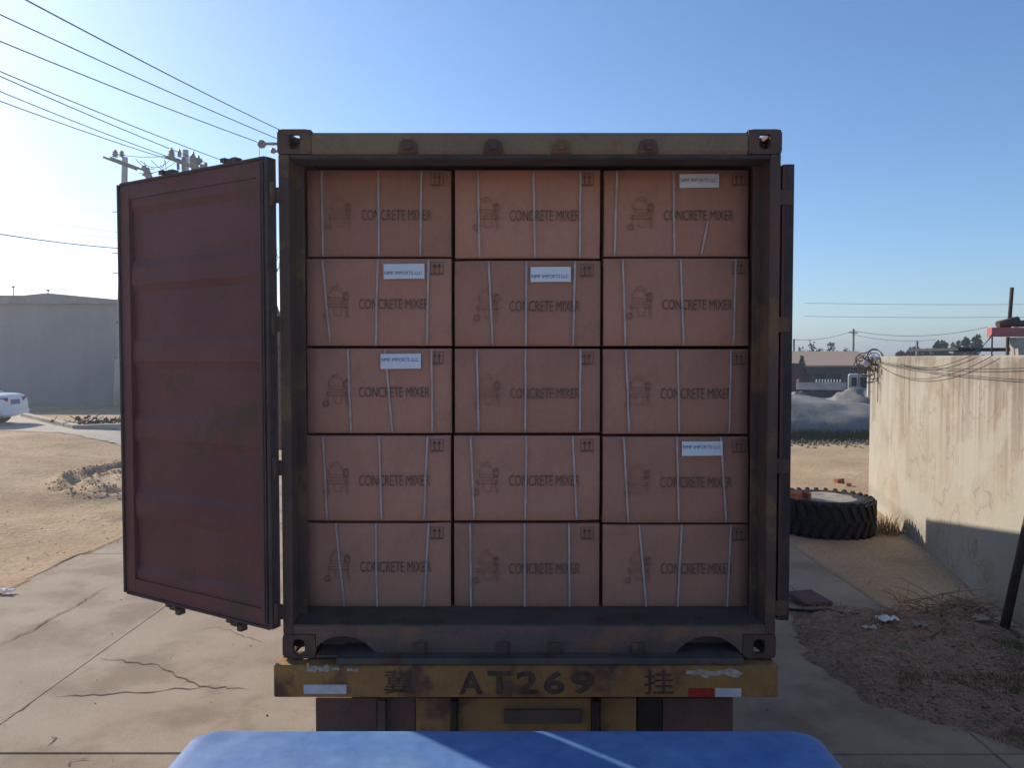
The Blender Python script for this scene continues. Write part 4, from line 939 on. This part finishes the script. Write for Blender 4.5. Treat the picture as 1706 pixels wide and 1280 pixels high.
def simple_pole(px, py, y, label, r=.10, arm=None):
    top = P(px, py, y); t = thing('utility_pole', label, 'pole', (top.x, y, 0)); b = MB(); b.tube([(top.x, y, 0), (top.x, y, top.z)], [r * 1.3, r], 8); b.build('shaft', M['galv'], t)
    if arm: b = MB(); b.box((top.x, y, top.z - .4), (arm, .12, .12)); b.build('crossarm', M['galv'], t)
    return top
pA = simple_pole(1422, 548, 78, 'slim grey pole rising behind the long pink roof', .11, .9)
pB = simple_pole(1528, 568, 78, 'short thin pole among the trees above the wall', .12)
pC = simple_pole(1322.5, 565, 74, 'thin pole right beside the container edge, left of the bare trees', .11)
FW = 'faint far wires over the tree line'
def wire(a, b_, s_, r, label, group=None): return cable(a, b_, s_, r, label, 'power_line', group, 'wire')
wire(P(1322, 566, 74), P(1422, 551, 78), .35, .022, 'far wire from the container edge to the slim grey pole'); wire(P(1422, 551, 78), P(1645, 545, 70), .7, .022, 'far wire from the slim grey pole to the red beam'); wire(P(1422, 558, 78), P(1560, 566, 84), .35, .02, 'lower far wire right of the slim grey pole')
wire(P(1340, 505, 120), P(1800, 506, 120), .2, .028, 'higher of two faint level wires above the far trees'); wire(P(1340, 527, 120), P(1800, 527, 120), .2, .028, 'lower of two faint level wires above the far trees')

# ================================================================== LEFT BACKGROUND
ZL = .7
YG = 36.5
gb = thing('grey_building', 'long plain grey building in shade behind the white car', 'building', (P(60, 660, YG).x, YG, ZL))
xa, xb = P(-420, 600, YG).x, P(330, 600, YG).x; zt = P(100, 507, YG).z
b = MB(); b.box(((xa + xb) / 2, YG + 5, (zt + ZL) / 2), (xb - xa, 10, zt - ZL)); b.build('wall', M['plaster'], gb)
pk = P(84, 489, YG); pr = P(196, 499.5, YG); pl_ = P(0, 492.5, YG); pm = P(42, 493, YG)
b = MB(); rl = [(xa - .3, pl_.z + .1), (pm.x, pm.z), (pk.x, pk.z), (pr.x, pr.z), (xb + .3, pr.z - .35)]; V = []
for x, z in rl: V += [(x, YG - .25, zt), (x, YG - .25, z), (x, YG + 10.2, z + .2), (x, YG + 10.2, zt)]
b.add(V, [(4 * i + k, 4 * i + 4 + k, 4 * i + 4 + (k + 1) % 4, 4 * i + (k + 1) % 4) for i in range(4) for k in range(4)] + [(0, 1, 2, 3), (19, 18, 17, 16)]); b.build('roof', M['roofgrey'], gb)
for px, py in ((22, 478), (80, 484)): b = MB(); q = P(px, py, YG + 2); b.tube([(q.x, YG + 2, zt), (q.x, YG + 2, q.z)], .025, 5); b.box((q.x, YG + 2, q.z), (.12, .1, .08)); b.build('vent_pipe', M['galv'], gb)
b = MB(); b.box(((xa + xb) / 2, YG - .03, ZL + .3), (xb - xa - .1, .06, .6)); b.build('plinth', M['plaster'], gb)
# heap of scrap by the kerb
rnd = random.Random(17); c0 = G(160, 707, zp); b = MB()
for k in range(70): s_ = rnd.uniform(.03, .10); b.box((c0.x + rnd.gauss(0, .55), c0.y + rnd.gauss(0, .25), zp + abs(rnd.gauss(0, .08)) + .02), (s_ * 1.5, s_, s_), 0, Matrix.Rotation(rnd.uniform(0, 3), 3, 'Z') @ Matrix.Rotation(rnd.uniform(-.8, .8), 3, 'X'))
for k in range(30): p = c0 + Vector((rnd.gauss(0, .6), rnd.gauss(0, .25), .05)); b.tube([p, p + Vector((rnd.uniform(-.5, .5), rnd.uniform(-.2, .2), rnd.uniform(0, .3)))], .015, 4)
tag(b.build('scrap_heap', M['dark']), 'low dark heap of scrap at the kerb before the grey building', 'scrap heap', kind='stuff')
# clods on the ruts
rnd = random.Random(12); b = MB()
for k in range(1500):
    r_ = rnd.choice((1.3, .8, .2)) + rnd.gauss(0, .10); a = rnd.uniform(0, 6.28); x, y = RUT.x + r_ * math.cos(a), RUT.y + r_ * math.sin(a) / .55; s_ = rnd.uniform(.008, .03)
    b.box((x, y, zground(x, y) + s_ * .2), (s_, s_ * 1.2, s_ * .8), 0, Matrix.Rotation(rnd.uniform(0, 3), 3, 'Z') @ Matrix.Rotation(rnd.uniform(-.7, .7), 3, 'X'), bev=s_ * .2)
tag(b.build('turned_soil', M['turned']), 'dark crumbs of turned soil on the curved tyre ruts', 'soil', kind='stuff'); b = MB()
for k in range(1400):
    x, y = rnd.uniform(-17, -6.3), rnd.uniform(7, 24); s_ = rnd.uniform(.005, .02)
    b.box((x, y, zground(x, y) + s_ * .15), (s_, s_ * 1.2, s_ * .7), 0, Matrix.Rotation(rnd.uniform(0, 3), 3, 'Z'), bev=s_ * .2)
tag(b.build('dirt_clods', M['dirt']), 'loose clods over the churned dirt yard at left', 'clods', kind='stuff')

# white car
CY = 21.3; cp = G(51, 704, ZL); ang = R(93)
def car():
    root = thing('car', 'white saloon car parked on the dirt, rear corner in view', 'car', (cp.x, cp.y, ZL))
    f = Vector((-math.sin(ang), math.cos(ang), 0)); rgt = Vector((math.cos(ang), math.sin(ang), 0))     # forward, right
    O = Vector((cp.x, cp.y, ZL)) - rgt * .86                       # rear centre; cp is the rear right corner
    A = lambda l, s, h: O + f * l + rgt * s + Vector((0, 0, h))
    sections = [(0.00, .46, .84, .74), (.02, .36, .98, .80), (.12, .27, 1.05, .86), (.35, .22, 1.08, .89), (.75, .20, 1.07, .91), (1.3, .19, 1.00, .92), (2.2, .18, .97, .92), (3.2, .18, .96, .92), (3.7, .19, .94, .91), (4.2, .20, .84, .89), (4.6, .24, .70, .84), (4.75, .32, .58, .70)]
    V = []; prof = [(-.9, 0.0), (-1, .18), (-1, .55), (-.97, .80), (-.86, .96), (-.5, 1.0), (.5, 1.0), (.86, .96), (.97, .80), (1, .55), (1, .18), (.9, 0)]
    for (l, zb, zt_, hw) in sections:
        for (s, t) in prof: V.append(A(l, s * hw, zb + (zt_ - zb) * t))
    n = len(prof); b = MB(); fs = [(i * n + k, i * n + (k + 1) % n, (i + 1) * n + (k + 1) % n, (i + 1) * n + k) for i in range(len(sections) - 1) for k in range(n)]
    b.add(V, fs + [list(range(n))[::-1], [(len(sections) - 1) * n + k for k in range(n)]], 0, True); body = b.build('body', M['carwhite'], root)
    md = body.modifiers.new('s', 'SUBSURF'); md.levels = 1; md.render_levels = 2
    roofp = [(.62, 1.06), (1.25, 1.40), (1.8, 1.47), (2.4, 1.45), (2.9, 1.33), (3.55, .96)]
    b = MB(); V = []
    for (l, h) in roofp:
        hw = .80 - .28 * (h - 1.0); V += [A(l, -hw, h - .02), A(l, -hw * .75, h), A(l, hw * .75, h), A(l, hw, h - .02)]
    b.add(V[4:20], [(4 * i + k, 4 * i + k + 1, 4 * i + 5 + k, 4 * i + 4 + k) for i in range(3) for k in range(3)], 0, True); b.build('roof', M['carwhite'], root)
    b = MB(); b.add(V[:8], [(k, k + 1, 5 + k, 4 + k) for k in range(3)], 0); b.build('rear_window', M['glass'], root)
    b = MB(); b.add(V[16:], [(k, k + 1, 5 + k, 4 + k) for k in range(3)], 0); b.build('windscreen', M['glass'], root)
    for s in (-1, 1):
        b = MB(); pts = [A(l, s * (.80 - .28 * (h - 1.0)), h - .02) for l, h in roofp]; lowp = [A(l, s * .84, .97) for l, h in roofp]
        b.add(pts + lowp, [(i, i + 1, 7 + i, 6 + i) for i in range(5)]); b.build('side_window', M['glass'], root)
        b = MB(); V = [A(.005, s * .42, .80), A(.03, s * .78, .80), A(.30, s * .89, .82), A(.30, s * .885, .92), A(.05, s * .80, .94), A(-.002, s * .42, .93)]
        b.prism([v - f * .02 for v in V], f * .05 + rgt * s * .012); b.build('tail_lamp', M['tail'], root)
    b = MB(); V = [A(-.022, -.24, .70), A(-.022, .24, .70), A(-.022, .24, .86), A(-.022, -.24, .86)]; b.prism(V, f * .03); b.build('licence_plate', M['plate'], root)
    b = MB(); b.prism([A(-.035, -.72, .36), A(-.035, .72, .36), A(-.035, .76, .50), A(-.035, -.76, .50)], f * .06); b.build('bumper_trim', M['carwhite'], root)
    for l in (.95, 3.75):
        for s in (-1, 1):
            c = A(l, s * .80, .32); b = MB(); rr = Matrix.Rotation(math.atan2(rgt.y, rgt.x), 3, 'Z'); tb = MB(); tb.lathe([(q * .61, h * .8) for q, h in tyre_prof], 24, (0, 0, 0), 'x'); tb.v = [c + rr @ v for v in tb.v]; wv = tb.build('wheel', M['rubber'], root)
            tb = MB(); tb.lathe([(.03, s * .06), (.16, s * .08), (.19, s * .10), (.19, -s * .1)], 20, (0, 0, 0), 'x'); tb.v = [c + rr @ v for v in tb.v]; tb.build('rim', M['galv'], wv)
car()

# power poles
YP = 34.5
def cpole(px, py_top, y, label, lean=0.0):
    top = P(px, py_top, y); t = thing('power_pole', label, 'pole', (top.x, y, ZL)); b = MB(); q_ = Vector((top.x - lean, y, ZL - .1)); b.tube([q_, q_.lerp(top, .5), top], [.22, .17, .13], 14); b.build('shaft', M['pole'], t); return t, top
def insul(mb_, p, h=.28, r=.07):
    mb_.lathe([(.015, 0), (r, .03), (r * .5, .06), (r * 1.05, .12), (r * .5, .16), (r * .85, .21), (.03, h), (.0, h)], 10, p, 'z')
def arms(t, a, b_, w_=.05, off=Vector((.13, .04, 0)), dbl=True):
    m_ = MB()
    for o in ((-off, off) if dbl else (Vector(),)): m_.tube([a + o, b_ + o], w_, 4, smooth=False)
    return m_.build('crossarm', M['galv'], t)
t1, top1 = cpole(208, 262, YP, 'pale concrete power pole at the left edge of the open door', .46)
b = MB(); b.tube([(top1.x - .46, YP, ZL), (top1.x - .38, YP, ZL + 2.2)], [.25, .23], 14); b.build('painted_base', M['path'], t1)
arms(t1, P(178, 262, 32.3), P(234, 283, 33.8))
b = MB(); insul(b, P(192, 262, 32.8), .34, .14); insul(b, P(203, 262, 33.0), .3, .12); b.build('insulator', M['porcelain'], t1)
for py in (353, 422, 455):
    q = P(203, py, YP); b = MB(); b.tube([q + Vector((-.05, 0, 0)), q + Vector((-.42, -.05, 0))], .022, 5); b.build('step_bolt', M['galv'], t1)
for py in (537, 596): q = P(199, py, YP); b = MB(); b.lathe([(.17 + (597 - py) * -.0001, -.04), (.185, -.04), (.185, .04), (.17, .04)], 14, (q.x, YP, q.z)); b.build('band', M['galv'], t1)
t2, top2 = cpole(309, 250, YP + .3, 'second concrete power pole with switchgear showing over the open door')
arms(t2, P(281, 262, 32.5), P(349, 288, 34.2))
for (px, py, hh, rr) in ((286, 262, .42, .16), (299, 262, .36, .10), (322, 271, .5, .13), (331, 275, .42, .12), (343, 282, .3, .1)):
    b = MB(); insul(b, P(px, py, 33.0), hh, rr); b.build('insulator', M['porcelain'], t2)
for (x0_, y0_, x1_, y1_, r_) in ((320, 262, 326, 284, .17), (326, 266, 336, 268, .1), (296, 264, 297, 283, .06), (306, 262, 306, 286, .09), (335, 276, 342, 280, .1)):
    b = MB(); b.tube([P(x0_, y0_, 32.8), P(x1_, y1_, 32.8)], r_, 7); b.build('switch_fuse', M['galv'], t2)
b = MB(); rnd = random.Random(31)
for k in range(8):
    a = P(rnd.uniform(225, 300), rnd.uniform(262, 285), 32.9); c = P(rnd.uniform(230, 300), rnd.uniform(262, 290), 32.9); b.tube(sag(a, c, rnd.uniform(.1, .4), 8), .014, 4, cap=False)
b.build('jumper_wire', M['wire'], t2)
t3 = thing('fuse_cutout', 'porcelain fuse cutout on a beam between the two concrete poles', 'cutout', P(246, 300, YP))
b = MB(); b.tube([P(206, 309, YP + .1), P(309, 309, YP + .3)], .07, 4, smooth=False); b.build('beam', M['galv'], t3)
b = MB(); b.tube([P(243, 281, YP), P(250, 300, YP)], .16, 8); b.tube([P(238, 291, YP), P(246, 293, YP)], .06, 6); b.tube([P(240, 276, YP), P(239, 284, YP)], .10, 7); b.tube([P(246, 309, YP), P(247, 296, YP)], .10, 6); b.build('fuse_body', M['galv'], t3)
t4, top4 = cpole(480, 232, 30, 'power pole hidden behind the container, its arm showing at the top left corner')
b = MB(); b.tube([P(434, 239, 29.9), P(486, 240, 29.9)], .06, 6); b.tube([P(452, 252, 29.9), P(486, 252, 29.9)], .05, 6); b.build('crossarm', M['galv'], t4)
b = MB(); b.lathe([(0, -.17), (.10, -.14), (.17, -.05), (.17, .05), (.10, .14), (0, .17)], 12, P(436, 240, 29.9)); b.lathe([(0, -.12), (.1, -.08), (.1, .08), (0, .12)], 10, P(455, 251, 29.9)); b.build('insulator', M['porcelain'], t4)
b = MB(); b.tube([P(432, 243, 29.9), P(432, 330, 29.9)], .012, 4); b.build('drop_wire', M['wire'], t4)
def span(p0, d0, p1, d1, label, r=.017, ext=.5, s_=.12):
    a, c = P(*p0, d0), P(*p1, d1); a2 = a + (a - c) * ext; q = MB(); n = 24; pts = []
    for i in range(n + 1):
        f = i / n; pts.append(a2.lerp(c, f) + Vector((0, 0, -4 * s_ * f * (1 - f))))
    q.tube(pts, r, 5); return tag(q.build('power_line', M['wire']), label, 'wire')
span((50, -6), 15, (470, 218), 30, 'highest power line crossing the upper left sky'); span((0, 16), 17.5, (462, 231), 30, 'second highest power line in the left sky'); span((0, 61), 18.5, (436, 239), 29.9, 'third power line, ending at the round insulator by the container')
span((0, 112), 20, (378, 270), 33.5, 'upper wire of the close pair in the left sky'); span((0, 120), 20, (345, 272), 33, 'lower wire of the close pair in the left sky'); span((0, 146), 22, (300, 268), 33, 'wire just under the close pair, reaching the switchgear pole'); span((0, 162), 22, (290, 268), 33, 'lowest of the wires that reach the switchgear pole')
span((0, 386), 25, (203, 414), 33, 'low wire in the left sky reaching the pale concrete pole', .02, .4, .1); span((0, 353), 40, (203, 388), 33, 'upper of two faint wires above the grey building', .009, .3, .1); span((0, 369), 40, (203, 398), 33, 'lower of two faint wires above the grey building', .009, .3, .1)
span((192, 256), 32.8, (290, 258), 33, 'short jumper wire between the tops of the two concrete poles', .014, .0, .12)

# bare tree seen through the gap between door and post
bt_ = thing('bare_tree', 'bare branching tree glimpsed between the open door and the container', 'tree', (P(462, 600, 24).x, 24, .1))
rnd = random.Random(77); b = MB(); tp = P(462, 318, 24); base = Vector((tp.x, 24, .0)); br = MB()
b.tube([base, base + Vector((.05, 0, 1.6)), base + Vector((-.02, 0, 3.2))], [.13, .10, .07], 8); b.build('trunk', M['bark'], bt_)
def grow(p, d, l, r_, k):
    e = p + d * l; br.tube([p, p.lerp(e, .5) + Vector((rnd.uniform(-.04, .04), rnd.uniform(-.04, .04), 0)), e], [r_, r_ * .85, r_ * .65], 4, cap=False)
    if k == 0: return
    for _ in range(3): grow(e, (d + Vector((rnd.uniform(-.7, .7), rnd.uniform(-.7, .7), rnd.uniform(-.25, .5)))).normalized(), l * rnd.uniform(.62, .85), r_ * .62, k - 1)
for k in range(9): a = k * 2.4; grow(base + Vector((0, 0, 1.6 + k * .2)), Vector((math.cos(a) * .7, math.sin(a) * .7, .6)).normalized(), 1.0, .035, 3)
grow(base + Vector((0, 0, 3.2)), Vector((0, 0, 1)), 1.2, .06, 4); br.build('crown', M['bark'], bt_)

# ================================================================== thin sunlit haze over the whole yard
hx = max(abs(gx[0]), abs(gx[-1]), abs(gy[0]), abs(gy[-1])) + 5
b = MB(); b.box((0, 0, 7.4), (2 * hx, 2 * hx, 18.0))
hm = bpy.data.materials.new('haze_air'); hm.use_nodes = True; hn = hm.node_tree; hn.nodes.remove(hn.nodes['Principled BSDF'])
pv = hn.nodes.new('ShaderNodeVolumePrincipled'); pv.inputs['Color'].default_value = (.93, .95, 1, 1); pv.inputs['Density'].default_value = HAZE; pv.inputs['Anisotropy'].default_value = .6
hn.links.new(pv.outputs[0], hn.nodes['Material Output'].inputs['Volume'])
tag(b.build('haze', hm), 'thin sunlit haze over the yard', 'haze', kind='stuff')
sc.cycles.volume_bounces = 0
